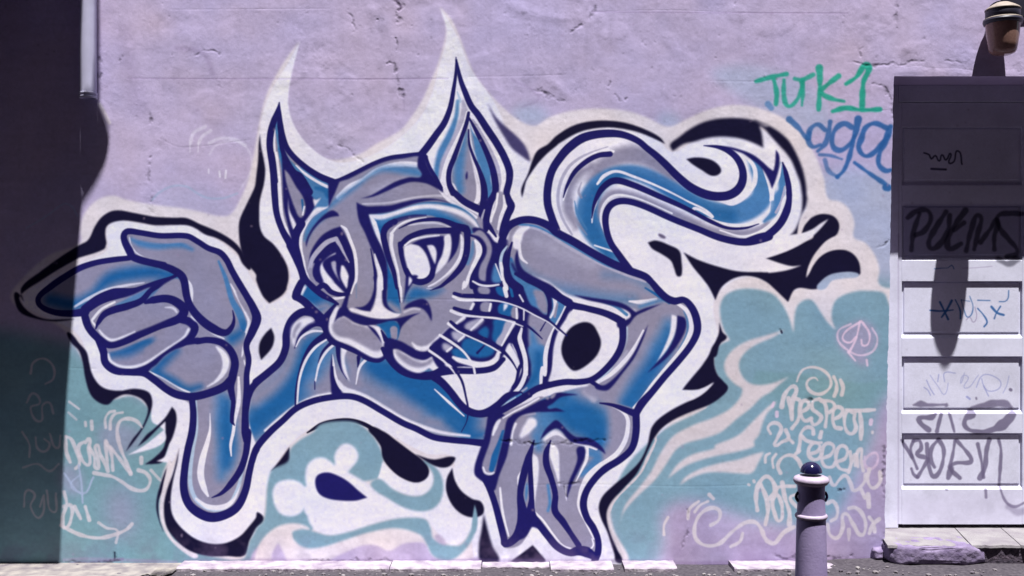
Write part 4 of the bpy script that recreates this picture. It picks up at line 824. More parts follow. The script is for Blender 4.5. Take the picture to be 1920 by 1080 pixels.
DOORTAGS = '''
F Z 2 .35 : z 1694,384! 1925,384! 1925,482! 1694,482!
S K 3 .9 .8 : n 1175,65 1215,80 1230,110 1260,85 1290,125 1310,80 1340,118 1375,70 1362,140 1400,130 1430,50 1460,150
S K 4 .9 .8 : n 1230,185 1340,190
S k 9 2.2 .6 : 2 480,230 400,480 370,730
S k 9 2.2 .6 : 2 320,280 430,195 590,180 640,300 540,470 430,520
S k 10 2.2 .6 : 2 850,200 720,400 610,620 650,710 770,640 880,450 900,250
S k 10 2.2 .6 : 2 1120,180 960,400 870,600 900,710 1060,640
S k 8 2.2 .6 : 2 960,450 1100,350
S k 9 2.2 .6 : 2 1130,740 1200,450 1310,250 1290,500 1240,720
S k 9 2.2 .6 : 2 1330,620 1470,430 1560,320 1520,540 1520,720
S k 9 2.2 .6 : 2 1930,230 1750,220 1570,260 1600,430 1720,580 1840,760 1700,820
S k 12 3 .5 : 2 1580,860 1700,920 1830,850
S X 2 .8 .7 : 3 680,30 780,20 870,15 920,-20 950,30
S D 1.5 .8 .4 : 2 1070,980 1250,975 1480,955
S X 3 .9 .9 : 3 630,605 780,615 950,600
S X 4 .9 .9 : 3 765,490 820,600 880,730
S X 4 .9 .9 : 3 930,470 860,600 790,700
S X 3 .9 .9 : 3 980,460 1045,600 1050,720
S X 2 .9 .8 : 3 1060,460 1100,600 1160,700 1225,570 1180,410
S X 2 .9 .7 : 3 1060,460 1180,480
S D 1.5 .9 .6 : 3 1250,560 1275,690 1230,770 1180,700 1130,740
S X 3 .9 .9 : 3 1290,580 1370,670 1420,770 1380,830
S X 2 .9 .8 : 3 1290,465 1460,470
S X 2 .9 .8 : 3 1720,330 1710,440 1670,480 1590,485
S X 4 .9 .9 : 3 1480,555 1560,640 1650,670
S X 3 .9 .9 : 3 1605,550 1545,650 1520,720
S d 2 .8 .7 : 4 580,540 630,650 685,740
S d 2 .8 .7 : 4 545,640 600,680 635,750
S d 2 .8 .7 : 4 750,460 735,560
S d 1.5 .8 .6 : 4 630,470 690,560 750,640 820,740 860,690 880,580
S d 2 .8 .6 : 4 830,560 830,440 980,442
S d 1.5 .8 .6 : 4 1105,440 1060,580 1080,480 1160,500 1100,640 1180,630 1260,520 1300,470
S d 2 .8 .6 : 4 1270,640 1330,500 1400,460 1520,490 1610,570 1580,660 1440,690 1370,610 1345,520
S d 2 .8 .7 : 4 1370,620 1440,760
S d 1.5 .8 .6 : 4 1725,480 1690,620 1640,720
S g 6.2 1 .8 : 4 1742,670 1750,675
S g 3.8 1 .7 : 4 1268,785 1272,800
S d 4 1 .7 : 4 1140,770 1180,800
S g 6.2 2 .75 : 4 400,885,3.8 500,870,11.2 600,885,6.2 830,880,5.0 850,885,8.8
S g 7.5 2 .75 : 4 1200,915,3.8 1350,895,8.8 1550,860,16.2 1680,870,15.0 1760,920,5.0
S g 8.8 1.2 .8 : 5 700,115,5.0 640,165,11.2 470,180,10.0 490,250,8.8 600,340,8.8
S g 7.5 1.2 .8 : 5 775,120,6.2 740,250,7.5 715,360,10.0
S g 5.0 1.2 .8 : 5 885,110 920,230 955,365
S g 11.2 1.4 .8 : 5 1190,125,17.5 1110,190,11.2 1100,280,8.8 1190,350,6.2 1400,360,10.0 1620,270,17.5 1765,125,15.0
S g 6.2 1.2 .8 : 5 225,480 330,640 400,760 450,880
S g 6.2 1.2 .8 : 5 400,490 360,600 380,720
S g 7.5 1.2 .8 : 5 400,495 480,490 505,600 450,680 560,725
S g 7.5 1.2 .8 : 5 600,750 540,860 460,990
S g 6.2 1.2 .8 : 5 370,880 400,960 450,1000
S g 7.5 1.2 .8 : 5 740,480 650,600 640,760 690,860
S g 7.5 1.2 .8 : 5 750,480 815,600 810,760 760,920 680,990 625,890 600,760 585,540
S g 6.2 1.2 .8 : 5 975,490 940,700 900,860
S g 12.5 1.4 .8 : 5 920,880,12.5 880,1010,7.5
S g 7.5 1.2 .8 : 5 1000,490 1190,720 1190,790 980,805 910,870 1040,1010
S g 6.2 1.2 .8 : 5 1290,540 1330,720 1355,860 1370,1000
S g 7.5 1.2 .8 : 5 1450,480,11.2 1410,640,7.5 1390,860,8.8 1320,1010,12.5
S g 6.2 1.2 .8 : 5 1580,480 1612,620 1602,860 1590,1040
S g 5.0 1.4 .7 : p 1740,380 1750,450 1790,530 1850,560 1925,530
S g 12.5 4 .4 : p 1800,560 1870,600 1925,590
S g 5.0 1.4 .7 : p 1632,430 1636,490
S g 3.8 1.2 .6 : p 1335,430 1342,432
F D 14 .12 : z 1690,930! 1925,910! 1925,990! 1690,990!
S D 3 2 .3 : z 1684,440 1684,985
'''
CRACKS = '''
4 1.5 : z 745,2,6 752,12,8 748,20,4
5 1.5 : z 708,34,5 714,37,9 720,36,4
5 1.5 : z 744,28,6 748,36,9 742,38,4
3 1.5 : z 740,70,3 744,82,4 740,92,3
4 1.2 : z 726,120,5 735,118,4 742,130,6 746,145,3 744,152,7 750,165,6 753,174,11 756,180,5
3 1 : z 658,170,3 660,178,4
2 1 : z 648,15,2 658,35,3 667,58,5
2 1 : z 628,264,2 650,280,3 680,303,4
4 1.2 : z 1116,10,3 1113,20,6 1104,32,5
3 1.5 : z 1090,44,3 1070,58,5
5 1.5 : z 1004,168,7 1018,172,5 1030,179,7 1042,180,4
3 1.5 : z 1046,190,5 1056,188,4
2 1 : z 1142,150,3 1140,167,3
3 1.2 : z 283,290,4 281,308,5
2 1 : z 282,312,2 280,325,3 277,338,4
2 1 : z 284,370,4 283,378,3
4 2 : z 281,213,3 283,224,7 280,232,3
3 1.5 : z 223,115,4 228,107,3
2 1 : z 1682,0,2 1681,12,6 1681,20,2 1679,33,7 1678,44,3 1680,55,2
2 1.2 : z 1616,88,2 1611,96,4 1612,106,6
3 1 : z 1625,158,2 1652,157,3 1656,164,4 1660,172,6 1664,177,3 1668,184,7 1672,195,3 1674,212,5 1674,225,4
2 1.2 : z 1600,118,2 1640,122,3 1672,121,4 1700,117,4 1736,113,3
2 1.5 : z 1770,115,3 1800,114,3
5 1.5 : z 186,112,12 190,115,6
5 1.5 : z 185,140,8 187,150,5
3 1.2 : z 940,828,4 965,826,6 980,830,5 1010,831,4 1045,832,3 1080,828,5 1120,824,4 1140,822,3
2 1.5 : z 1045,906,3 1058,908,5 1085,905,3
2 1.2 : z 1057,915,5 1061,935,4
2 1 : z 1290,958,2 1288,985,3 1284,1010,3 1280,1030,2
3 1 : z 214,1035,4 215,1044,7 216,1052,4
4 1.2 : z 1465,620,6 1466,624,6
3 1.2 : z 1518,750,6 1519,753,5
5 1.5 : z 1574,917,5 1577,918,8
3 1 : z 1656,835,6 1658,845,4 1656,862,5 1658,880,7 1656,900,3 1657,935,4
3 1 : z 1658,1000,6 1656,1020,4
2 1 : z 350,108,2 365,105,3 385,93,3 400,96,3 412,103,2
2 1.5 : z 1155,180,2 1165,186,5 1175,184,3
2 1 : z 1665,450,2 1655,458,3 1640,462,3
3 1.5 : z 1445,1040,4 1470,1044,7 1500,1042,5 1560,1045,7 1600,1044,4
3 1.5 : z 580,1051,3 700,1050,4 724,1048,6 732,1056,4
4 2 : z 115,1052,4 160,1058,7 200,1056,9 225,1050,4
'''
RIDGES = '''
5 4 : z 1682,136,6 1720,133,9 1745,135,5 1790,137,8 1830,140,6 1920,138,7
5 6 : z 1665,60,4 1675,55,8 1681,48,4
12 9 : z 700,20,14 730,60,14 735,100,10
10 8 : z 1030,150,10 1050,165,14 1066,180,8
10 6 : z 188,200,14 196,215,16 204,228,10
12 9 : z 960,10,10 1000,25,14 1060,35,10
'''
GROOVES = '''
3 1.5 : z 240,146 400,148 540,147 700,149 840,146
3 1.5 : z 880,144 1000,142 1060,140
2.5 1.2 : z 1110,22 1250,19 1400,24 1590,25
3 1.5 : z 300,260 340,276 470,262
2.5 1.2 : z 480,17 620,16
2.5 1.2 : z 1330,152 1420,153
3 1.5 : z 980,910 1100,908 1280,912 1400,910
3 1.5 : z 130,690 180,692
3 1.5 : z 1600,205 1640,208 1670,206
3 1.5 : z 700,560 900,562
2.5 1.2 : z 320,18 500,17
'''
DIRT = '''
S D 3 1.2 .6 : z 743,2 752,12 748,20
S K 3 1 .6 : z 215,1036 215,1048
S K 4 1 .7 : z 1465,621 1466,624
S K 4 1.2 .6 : z 1575,917 1577,918
S V 6 3 .5 : z 120,1050 160,1048 230,1050 330,1054
S D 5 2 .5 : z 130,1056 200,1052 230,1048
S V 9 4 .5 : z 180,170 185,120 184,40
S C 7 2 .7 : z 186,196 196,212 205,230
S D 2 1.2 .4 : z 240,147 540,148 840,147
S D 2 1.2 .35 : z 1110,22 1400,24 1590,25
S D 3 3 .25 : z 960,150 1000,170 1010,185 980,200
S D 8 5 .2 : z 330,90 380,100 400,140
S V 30 14 .35 : z 230,60 260,200
S W 2 1 .6 : z 1060,912 1062,938
S D 6 4 .4 : z 340,1053,4 500,1051,7 700,1053,5 900,1052,8 1100,1052,5 1262,1052,6
S D 7 4 .45 : z 1262,1056,5 1366,1056,9 1500,1050,6 1660,1048,7
S V 5 2 .5 : z 756,170,6 758,205,3
'''

# ------------------------------------------------------------------ painted surfaces
def to_image(name, arr):
    h, w = arr.shape[:2]
    im = bpy.data.images.new(name, w, h, alpha=False, float_buffer=True)
    im.colorspace_settings.name = 'Non-Color'
    buf = np.ones((h, w, 4), np.float32)
    buf[..., :arr.shape[2]] = arr[::-1]
    if arr.shape[2] == 1: buf[..., 1] = buf[..., 0]; buf[..., 2] = buf[..., 0]
    im.pixels.foreach_set(buf.ravel()); im.update()
    return im
rng = np.random.default_rng(7)
def vnoise(h, w, cell, oct=3, fall=.5):
    out = np.zeros((h, w), np.float32); a = 1.0
    for _ in range(oct):
        gh, gw = int(h / cell) + 4, int(w / cell) + 4
        g = rng.standard_normal((gh, gw)).astype(np.float32)
        ys = np.arange(h) / cell; xs = np.arange(w) / cell
        y0 = ys.astype(int); x0 = xs.astype(int)
        fy = (ys - y0); fx = (xs - x0); fy = (fy*fy*(3 - 2*fy))[:, None].astype(np.float32); fx = (fx*fx*(3 - 2*fx))[None].astype(np.float32)
        r0 = g[y0][:, x0] * (1 - fx) + g[y0][:, x0 + 1] * fx
        r1 = g[y0 + 1][:, x0] * (1 - fx) + g[y0 + 1][:, x0 + 1] * fx
        out += a * (r0 * (1 - fy) + r1 * fy); a *= fall; cell = max(1.5, cell / 2.1)
    return out

SECTIONS = [('HALO', 1), ('BLACK', 1), ('CLOUD', 2), ('TAIL', 3), ('ARM', 4), ('BODY', 5), ('EARS', 6), ('FACE', 7), ('CHEEK', 7),
            ('RARM', 8), ('HAND', 9), ('ARCH', 10)]
canvas[:] = s2l(COL['L'])
ids = np.zeros((PH, PW), np.uint8)
cur_id = 0
run(BACK)
for nm, i in SECTIONS:
    cur_id = i
    run(globals()[nm])
cur_id = 0
run(WHISK); run(TAGS)
run(DIRT)
# tag areas (photo-traced outlines of where each tag stands)
TAG_AREAS = [
    (11, 'green_graffiti_tag', 'green spray-painted tag reading Turk1', 'z 1418,128 1500,128 1630,112 1658,205 1570,222 1440,212'),
    (12, 'blue_graffiti_tag', 'faded blue tag below the green one', 'z 1485,222 1560,218 1668,214 1668,360 1640,362 1560,345 1535,320 1520,270'),
    (13, 'spade_emblem', 'pink spade emblem in a circle', 'z 1568,610 1605,596 1642,610 1652,640 1640,670 1610,690 1575,665'),
    (14, 'cream_lettering', 'cream spray lettering starting with Respect', 'z 1428,745 1460,745 1465,720 1490,690 1530,682 1585,690 1590,740 1645,760 1648,850 1650,910 1640,1010 1560,1030 1480,1020 1400,1010 1300,1030 1290,960 1330,930 1400,930 1410,890 1425,850 1430,800'),
    (15, 'cream_lettering', 'pale cream lettering left of the painted arm', 'z 40,700 130,740 180,760 215,765 260,790 235,850 290,880 298,900 280,925 240,925 255,985 200,1010 110,995 40,985'),
]
for tid, _, _, pts in TAG_AREAS:
    mk = polymask(spline(parse(pts), True), 0)
    x0, y0, m = mk
    reg = ids[y0:y0 + m.shape[0], x0:x0 + m.shape[1]]
    reg[(m > .5) & ((reg == 0) | (tid > 12))] = tid
# the right ear and left ear are told apart by side, hands by arm
paint = canvas.copy()
# worn, hand-sprayed paint: mottling, scuffs and small chips that stay with the coat
mott = vnoise(PH, PW, 60, 4); fine = vnoise(PH, PW, 5, 2); streak = vnoise(PH, PW // 4, 9, 3)
streak = np.repeat(streak, 4, axis=1)[:, :PW]
streak = np.pad(streak, ((0, 0), (0, PW - streak.shape[1])), mode='edge')
paint *= (1 + .025 * mott + .03 * fine + .02 * streak)[..., None]
runs = np.repeat(vnoise(PH // 12 + 1, PW, 9, 3), 12, axis=0)[:PH]
runs = np.clip(blur(runs, 1.5) - .4, 0, 2) * np.clip((420 - (yy_ := np.arange(PH)[:, None] + PY0)) / 420, 0, 1)
paint *= (1 - .05 * runs)[..., None]
tint = vnoise(PH, PW, 110, 3)
paint[..., 0] *= 1 + .03 * tint; paint[..., 1] *= 1 + .012*tint; paint[..., 2] *= 1 - .018 * tint
yy, xx = np.mgrid[0:PH, 0:PW]
chip = (vnoise(PH, PW, 7, 2) > 2.75)
chip = blur(chip.astype(np.float32), .8)[..., None] * .5
paint = paint * (1 - chip) + s2l((150, 132, 165)) * chip
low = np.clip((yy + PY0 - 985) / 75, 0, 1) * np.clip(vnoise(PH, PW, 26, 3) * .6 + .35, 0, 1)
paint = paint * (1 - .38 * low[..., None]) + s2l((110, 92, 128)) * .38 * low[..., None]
paint = np.clip(paint * np.array((ALB*1.0, ALB, ALB*1.025), np.float32), 0, .9)

# ------------------------------------------------------------------ relief of the rendered wall (metres)
hm = np.zeros((PH, PW), np.float32)
def relief(src, depth, sign=-1):
    for ln in src.strip().splitlines():
        hd, pts = ln.split(':'); w, soft = [float(a) for a in hd.split()]
        p = [(a, b, c if c is not None else w, d) for a, b, c, d in parse(pts)]
        mk = strokemask(spline(p, False), soft)
        if mk:
            x0, y0, m = mk
            g = hm[y0:y0 + m.shape[0], x0:x0 + m.shape[1]]
            g += sign * depth * m
relief(CRACKS, 1.0)
crk = np.clip(-hm, 0, 1)
wy = vnoise(PH, PW, 9, 3) * 2.2; wx_ = vnoise(PH, PW, 9, 3) * 2.2          # cracks wander and break up
crk = crk[np.clip(np.arange(PH)[:, None] + wy, 0, PH - 1).astype(int), np.clip(np.arange(PW)[None] + wx_, 0, PW - 1).astype(int)]
crk = blur(crk * np.clip(.6 + .5*vnoise(PH, PW, 6, 3), 0, 1.2), 1.0)
hm = -.0026 * crk
relief(RIDGES, .002, 1); hm = np.where(hm > 0, blur(np.maximum(hm, 0), 4), hm); relief(GROOVES, .0003)
rough_area = np.zeros((PH, PW), np.float32)
for pl in ('z 690,-20 790,-20 785,60 770,130 775,200 730,205 700,100', 'z 985,130 1075,140 1085,200 1000,195', 'z 940,-20 1130,-20 1120,50 1040,70 960,40', 'z 1675,95 1920,90 1920,146 1675,146',
           'z 178,90 210,100 225,240 190,240', 'z 270,180 310,190 300,420 265,400', 'z 560,100 680,120 700,300 600,300', 'z 1640,0 1700,0 1690,130 1620,120', 'z 1640,780 1665,780 1665,1050 1630,1050'):
    x0_, y0_, m_ = polymask(spline(parse(pl), True), 8)
    g_ = rough_area[y0_:y0_ + m_.shape[0], x0_:x0_ + m_.shape[1]]; np.maximum(g_, m_, out=g_)
rough_area = rough_area * np.clip(vnoise(PH, PW, 45, 2)*.6 + .45, 0, 1)
rl = vnoise(PH, PW, 24, 4, .5)
hm += rough_area * (.0006 * np.clip(rl, -1, 2) - .0009 * blur((rl < -1.5).astype(np.float32), 1))
paint *= (1 - .16 * rough_area * np.clip(-rl - .5, 0, 1))[..., None]
pit = blur((vnoise(PH, PW, 6, 2) > 2.5).astype(np.float32), .8) * np.clip((320 - (yy + PY0)) / 200, .15, 1)
hm -= .0012 * pit
upper = np.clip((600 - (yy + PY0)) / 500, .25, 1)
hm += .0011 * vnoise(PH, PW, 130, 2) * upper + .00032 * vnoise(PH, PW, 26, 2) * upper
patch = blur((vnoise(PH, PW, 90, 2) > .9).astype(np.float32), 3)
hm += .0009 * patch * upper
coarse = blur(hm, 3)
fineh = (hm - coarse) * .8 + .00008 * vnoise(PH, PW, 5, 2) * (.4 + .6*upper)
hm = coarse
lim = float(np.abs(fineh).max())
relief_img = to_image('wall_relief', (fineh / lim * .5 + .5)[..., None])

paint *= (1 - .5 * np.clip(crk, 0, 1))[..., None] * (1 - .25 * pit)[..., None]
wall_img = to_image('wall_paint', paint)

def sample(a, x, z):          # world x, z on the wall to canvas value
    u = 960 + x * S - PX0; v = 540 + (ZC - z) * S - PY0
    ui = np.clip(u, 0, PW - 1.001); vi = np.clip(v, 0, PH - 1.001)
    u0 = ui.astype(int); v0 = vi.astype(int); fu = ui - u0; fv = vi - v0
    return (a[v0, u0]*(1-fu)*(1-fv) + a[v0, u0+1]*fu*(1-fv) + a[v0+1, u0]*(1-fu)*fv + a[v0+1, u0+1]*fu*fv)

# ------------------------------------------------------------------ helpers
def link(o):
    C.objects.link(o); return o
def empty(name, loc=(0, 0, 0)):
    o = link(bpy.data.objects.new(name, None)); o.location = loc; return o
def tag(o, label=None, cat=None, kind=None, group=None):
    if label: o['label'] = label
    if cat: o['category'] = cat
    if kind: o['kind'] = kind
    if group: o['group'] = group
    return o
def fin(name, me, mat, parent=None, smooth=True):
    o = link(bpy.data.objects.new(name, me))
    if mat: me.materials.append(mat)
    me.polygons.foreach_set('use_smooth', [smooth] * len(me.polygons))
    if parent:
        o.parent = parent
        if parent.location.length: o.matrix_parent_inverse = Matrix.Translation(-parent.location)
    return o
def from_bm(name, bm, mat, parent=None, smooth=False, bevel=0, seg=2, uvf=None):
    bmesh.ops.remove_doubles(bm, verts=bm.verts, dist=1e-6)
    if bevel:
        bmesh.ops.bevel(bm, geom=[e for e in bm.edges if len(e.link_faces) == 2 and e.calc_face_angle(0) > .5], offset=bevel, segments=seg, affect='EDGES', profile=.6)
    bmesh.ops.recalc_face_normals(bm, faces=bm.faces)
    me = bpy.data.meshes.new(name)
    if uvf:
        uv = bm.loops.layers.uv.new('UVMap')
        for f in bm.faces:
            for l in f.loops: l[uv].uv = uvf(l.vert.co)
    bm.to_mesh(me); bm.free()
    return fin(name, me, mat, parent, smooth)
def box(bm, x0, x1, y0, y1, z0, z1):
    v = [bm.verts.new((x, y, z)) for x in (x0, x1) for y in (y0, y1) for z in (z0, z1)]
    for f in ((0, 1, 3, 2), (4, 6, 7, 5), (0, 4, 5, 1), (2, 3, 7, 6), (0, 2, 6, 4), (1, 5, 7, 3)):
        bm.faces.new([v[i] for i in f])
    return v
def lathe(bm, prof, cx, cy, n=40, z0=0.0):
    rings = []
    for r, z in prof:
        if r < 1e-5: rings.append([bm.verts.new((cx, cy, z0 + z))]); continue
        rings.append([bm.verts.new((cx + r*math.cos(2*math.pi*i/n), cy + r*math.sin(2*math.pi*i/n), z0 + z)) for i in range(n)])
    for a, b in zip(rings[:-1], rings[1:]):
        for i in range(n):
            j = (i + 1) % n
            if len(a) == 1 and len(b) == 1: continue
            if len(a) == 1: bm.faces.new((a[0], b[i], b[j]))
            elif len(b) == 1: bm.faces.new((a[i], a[j], b[0]))
            else: bm.faces.new((a[i], a[j], b[j], b[i]))
def tube(bm, p0, p1, r0, r1, n=20, caps=True):
    p0, p1 = Vector(p0), Vector(p1); d = (p1 - p0).normalized()
    q = d.to_track_quat('Z', 'Y')
    A = [bm.verts.new(p0 + q @ Vector((r0*math.cos(2*math.pi*i/n), r0*math.sin(2*math.pi*i/n), 0))) for i in range(n)]
    B = [bm.verts.new(p1 + q @ Vector((r1*math.cos(2*math.pi*i/n), r1*math.sin(2*math.pi*i/n), 0))) for i in range(n)]
    for i in range(n): bm.faces.new((A[i], A[(i+1) % n], B[(i+1) % n], B[i]))
    if caps:                      # caps keep vertices of their own so the side stays evenly shaded
        for R_, off in ((A[::-1], -2e-5), (B, 2e-5)):
            bm.faces.new([bm.verts.new(v.co + d * off) for v in R_])
def material(name, rough=.8, color=(.5, .5, .5), noise=0, nscale=20, color2=None, bump=0, bscale=200, metal=0, spec=.3, detail=6, dark=None, dscale=4, dpos=.6):
    m = bpy.data.materials.new(name); m.use_nodes = True
    nt = m.node_tree; N = nt.nodes; L = nt.links; b = N['Principled BSDF']
    b.inputs['Roughness'].default_value = rough; b.inputs['Metallic'].default_value = metal
    b.inputs['Specular IOR Level'].default_value = spec
    tc = N.new('ShaderNodeTexCoord')
    c2 = color2 or tuple(c * (1 - noise) for c in color)
    n1 = N.new('ShaderNodeTexNoise'); n1.inputs['Scale'].default_value = nscale; n1.inputs['Detail'].default_value = detail
    L.new(tc.outputs['Object'], n1.inputs['Vector'])
    r = N.new('ShaderNodeValToRGB'); r.color_ramp.elements[0].position = .32; r.color_ramp.elements[1].position = .68
    r.color_ramp.elements[0].color = (*c2, 1); r.color_ramp.elements[1].color = (*color, 1)
    L.new(n1.outputs['Fac'], r.inputs['Fac']); out = r.outputs['Color']
    if dark:
        n2 = N.new('ShaderNodeTexNoise'); n2.inputs['Scale'].default_value = dscale; n2.inputs['Detail'].default_value = 10; n2.inputs['Roughness'].default_value = .7
        L.new(tc.outputs['Object'], n2.inputs['Vector'])
        r2 = N.new('ShaderNodeValToRGB'); r2.color_ramp.elements[0].position = dpos; r2.color_ramp.elements[1].position = dpos + .12
        L.new(n2.outputs['Fac'], r2.inputs['Fac'])
        mx = N.new('ShaderNodeMix'); mx.data_type = 'RGBA'
        L.new(r2.outputs['Color'], mx.inputs[0]); L.new(out, mx.inputs[6]); mx.inputs[7].default_value = (*dark, 1)
        out = mx.outputs[2]
    L.new(out, b.inputs['Base Color'])
    if bump:
        n3 = N.new('ShaderNodeTexNoise'); n3.inputs['Scale'].default_value = bscale; n3.inputs['Detail'].default_value = 5
        L.new(tc.outputs['Object'], n3.inputs['Vector'])
        bp = N.new('ShaderNodeBump'); bp.inputs['Distance'].default_value = bump; bp.inputs['Strength'].default_value = 1
        L.new(n3.outputs['Fac'], bp.inputs['Height']); L.new(bp.outputs['Normal'], b.inputs['Normal'])
    return m
def painted(name, img, rough=.9, relief_img=None, lim=0, bump=.0005, bscale=420, spec=.08):
    m = bpy.data.materials.new(name); m.use_nodes = True
    nt = m.node_tree; N = nt.nodes; L = nt.links; b = N['Principled BSDF']
    b.inputs['Roughness'].default_value = rough; b.inputs['Specular IOR Level'].default_value = spec
    im = N.new('ShaderNodeTexImage'); im.image = img; im.extension = 'EXTEND'; im.interpolation = 'Cubic'
    uv = N.new('ShaderNodeUVMap'); L.new(uv.outputs[0], im.inputs['Vector'])
    tc = N.new('ShaderNodeTexCoord')
    n1 = N.new('ShaderNodeTexNoise'); n1.inputs['Scale'].default_value = 300; n1.inputs['Detail'].default_value = 4
    L.new(tc.outputs['Object'], n1.inputs['Vector'])
    mr = N.new('ShaderNodeMapRange'); mr.inputs[1].default_value = .25; mr.inputs[2].default_value = .75; mr.inputs[3].default_value = .9; mr.inputs[4].default_value = 1.08
    L.new(n1.outputs['Fac'], mr.inputs[0])
    mx = N.new('ShaderNodeMix'); mx.data_type = 'RGBA'; mx.blend_type = 'MULTIPLY'; mx.inputs[0].default_value = 1
    L.new(im.outputs['Color'], mx.inputs[6]); L.new(mr.outputs[0], mx.inputs[7])
    L.new(mx.outputs[2], b.inputs['Base Color'])
    n2 = N.new('ShaderNodeTexNoise'); n2.inputs['Scale'].default_value = bscale; n2.inputs['Detail'].default_value = 3
    L.new(tc.outputs['Object'], n2.inputs['Vector'])
    b1 = N.new('ShaderNodeBump'); b1.inputs['Distance'].default_value = bump; b1.inputs['Strength'].default_value = 1
    L.new(n2.outputs['Fac'], b1.inputs['Height']); nrm = b1
    if relief_img:
        ri = N.new('ShaderNodeTexImage'); ri.image = relief_img; ri.extension = 'EXTEND'; ri.interpolation = 'Cubic'
        L.new(uv.outputs[0], ri.inputs['Vector'])
        b2 = N.new('ShaderNodeBump'); b2.inputs['Distance'].default_value = 2 * lim; b2.inputs['Strength'].default_value = 1
        L.new(ri.outputs['Color'], b2.inputs['Height']); L.new(b1.outputs['Normal'], b2.inputs['Normal']); nrm = b2
    L.new(nrm.outputs['Normal'], b.inputs['Normal'])
    return m
def lin(r, g, b, k=1.0): return tuple(float(v) * k for v in s2l((r, g, b)))

# ------------------------------------------------------------------ ground
def ground_z(x, y):
    s = min(1, max(0, (x - 1.2) / .6)); s = s*s*(3 - 2*s)
    return .034 * s * max(0, 1 + y / 1.2) if y < 0 else .034 * s
M_ground = material('pavement_asphalt', .95, lin(96, 90, 98, .55), color2=lin(66, 60, 70, .55), nscale=60, bump=.003, bscale=90, dark=lin(150, 142, 140, .6), dscale=9, dpos=.62, detail=10)
bm = bmesh.new()
xs = [-60, -20, -8, -4] + [-3.4 + .1*i for i in range(75)] + [6, 12, 30, 60]
ys = [60, 10, .9, .2] + [.1 - .05*i for i in range(40)] + [-2.2, -3, -5, -8, -20, -60]
gv = [[bm.verts.new((x, y, ground_z(x, y) + (.0035*math.sin(x*23 + y*31)*math.sin(x*7 - y*19) if abs(x) < 3.4 and -2 < y < .1 else 0))) for x in xs] for y in ys]
for a in range(len(ys) - 1):
    for b_ in range(len(xs) - 1): bm.faces.new((gv[a][b_], gv[a+1][b_], gv[a+1][b_+1], gv[a][b_+1]))
tag(from_bm('pavement', bm, M_ground, smooth=True), kind='structure')
# pale worn concrete strip on the left, sheet above the asphalt
bm = bmesh.new(); n = 46; row = []
for i in range(n + 1):
    x = -2.6 + i * 1.0 / n
    y0 = -.42 - .05*math.sin(i*.9) - .03*math.sin(i*2.3)
    row.append((bm.verts.new((x, .02, .008)), bm.verts.new((x, y0*.5, .0085)), bm.verts.new((x, y0*(1 if i < 36 else (n-i)/10.), .007))))
for a, b_ in zip(row[:-1], row[1:]):
    bm.faces.new((a[0], a[1], b_[1], b_[0])); bm.faces.new((a[1], a[2], b_[2], b_[1]))
tag(from_bm('concrete_path', bm, material('pale_concrete', .9, lin(190, 182, 176, .5), color2=lin(130, 122, 130, .5), nscale=14, bump=.003, bscale=60, detail=9), smooth=True), kind='structure')

# ------------------------------------------------------------------ the wall
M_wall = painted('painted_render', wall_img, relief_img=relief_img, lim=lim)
M_plain = material('lavender_render', .8, lin(180, 168, 200, ALB), color2=lin(170, 156, 192, ALB), nscale=5, bump=.002, bscale=120)
wall = tag(empty('painted_wall'), 'lavender rendered wall covered by a blue and white cat mural with graffiti', 'wall')
ZT = 1.35 + (540 - 143) / S          # lintel height
_en = vnoise(3000, 4, 60, 5, .62)[:, 0] * .0013
_en2 = np.clip(vnoise(3000, 4, 35, 3)[:, 0] - .9, 0, 2) * -.0035
def EDGE_N(z):
    q = np.clip(np.asarray(z) * 1000, 0, 2999)
    return np.interp(q, np.arange(3000), _en + _en2 * (np.arange(3000) < 1700))
def edge_x(z):                        # the ragged, slightly leaning edge at the doorway
    t = np.clip(z / ZT, 0, 1)
    return 1.817 + .046 * t + EDGE_N(z)
X0W, ZTOP = -2.7, 2.92
nx, nz = 740, 476
zs = np.linspace(0, ZTOP, nz); zi = int(np.argmin(abs(zs - ZT))); zs[zi] = ZT
def grid(xsf, zs, us):
    Z = np.repeat(zs[:, None], len(us), 1)
    xe = edge_x(np.minimum(zs, ZT))[:, None]
    X = xsf(us[None], xe)
    return X, Z
def wall_block(X, Z, border):
    H = sample(hm, X, Z) * border
    nzr, nxr = X.shape
    eps = .004
    gx = (sample(hm, X + eps, Z) - sample(hm, X - eps, Z)) / (2*eps) * border
    gz = (sample(hm, X, Z + eps) - sample(hm, X, Z - eps)) / (2*eps) * border
    nrm = np.stack([-gx, -np.ones_like(gx), -gz], -1); nrm /= np.linalg.norm(nrm, axis=-1, keepdims=True)
    nrm[..., 0] *= 1
    V = np.stack([X, -H, Z], -1).reshape(-1, 3)
    # outward is -y: height h moves the surface to y=-h, its normal leans by +grad
    nrm[..., 0] = -gx; nrm[..., 2] = -gz
    nrm = np.stack([-gx, -np.ones_like(gx), -gz], -1); nrm /= np.linalg.norm(nrm, axis=-1, keepdims=True)
    UV = np.stack([(960 + X*S - PX0)/PW, 1 - (540 + (ZC - Z)*S - PY0)/PH], -1).reshape(-1, 2)
    i = (np.arange(nzr - 1)[:, None] * nxr + np.arange(nxr - 1)[None]).ravel()
    F = np.stack([i, i + 1, i + nxr + 1, i + nxr], -1)
    return V, F, nrm.reshape(-1, 3), UV
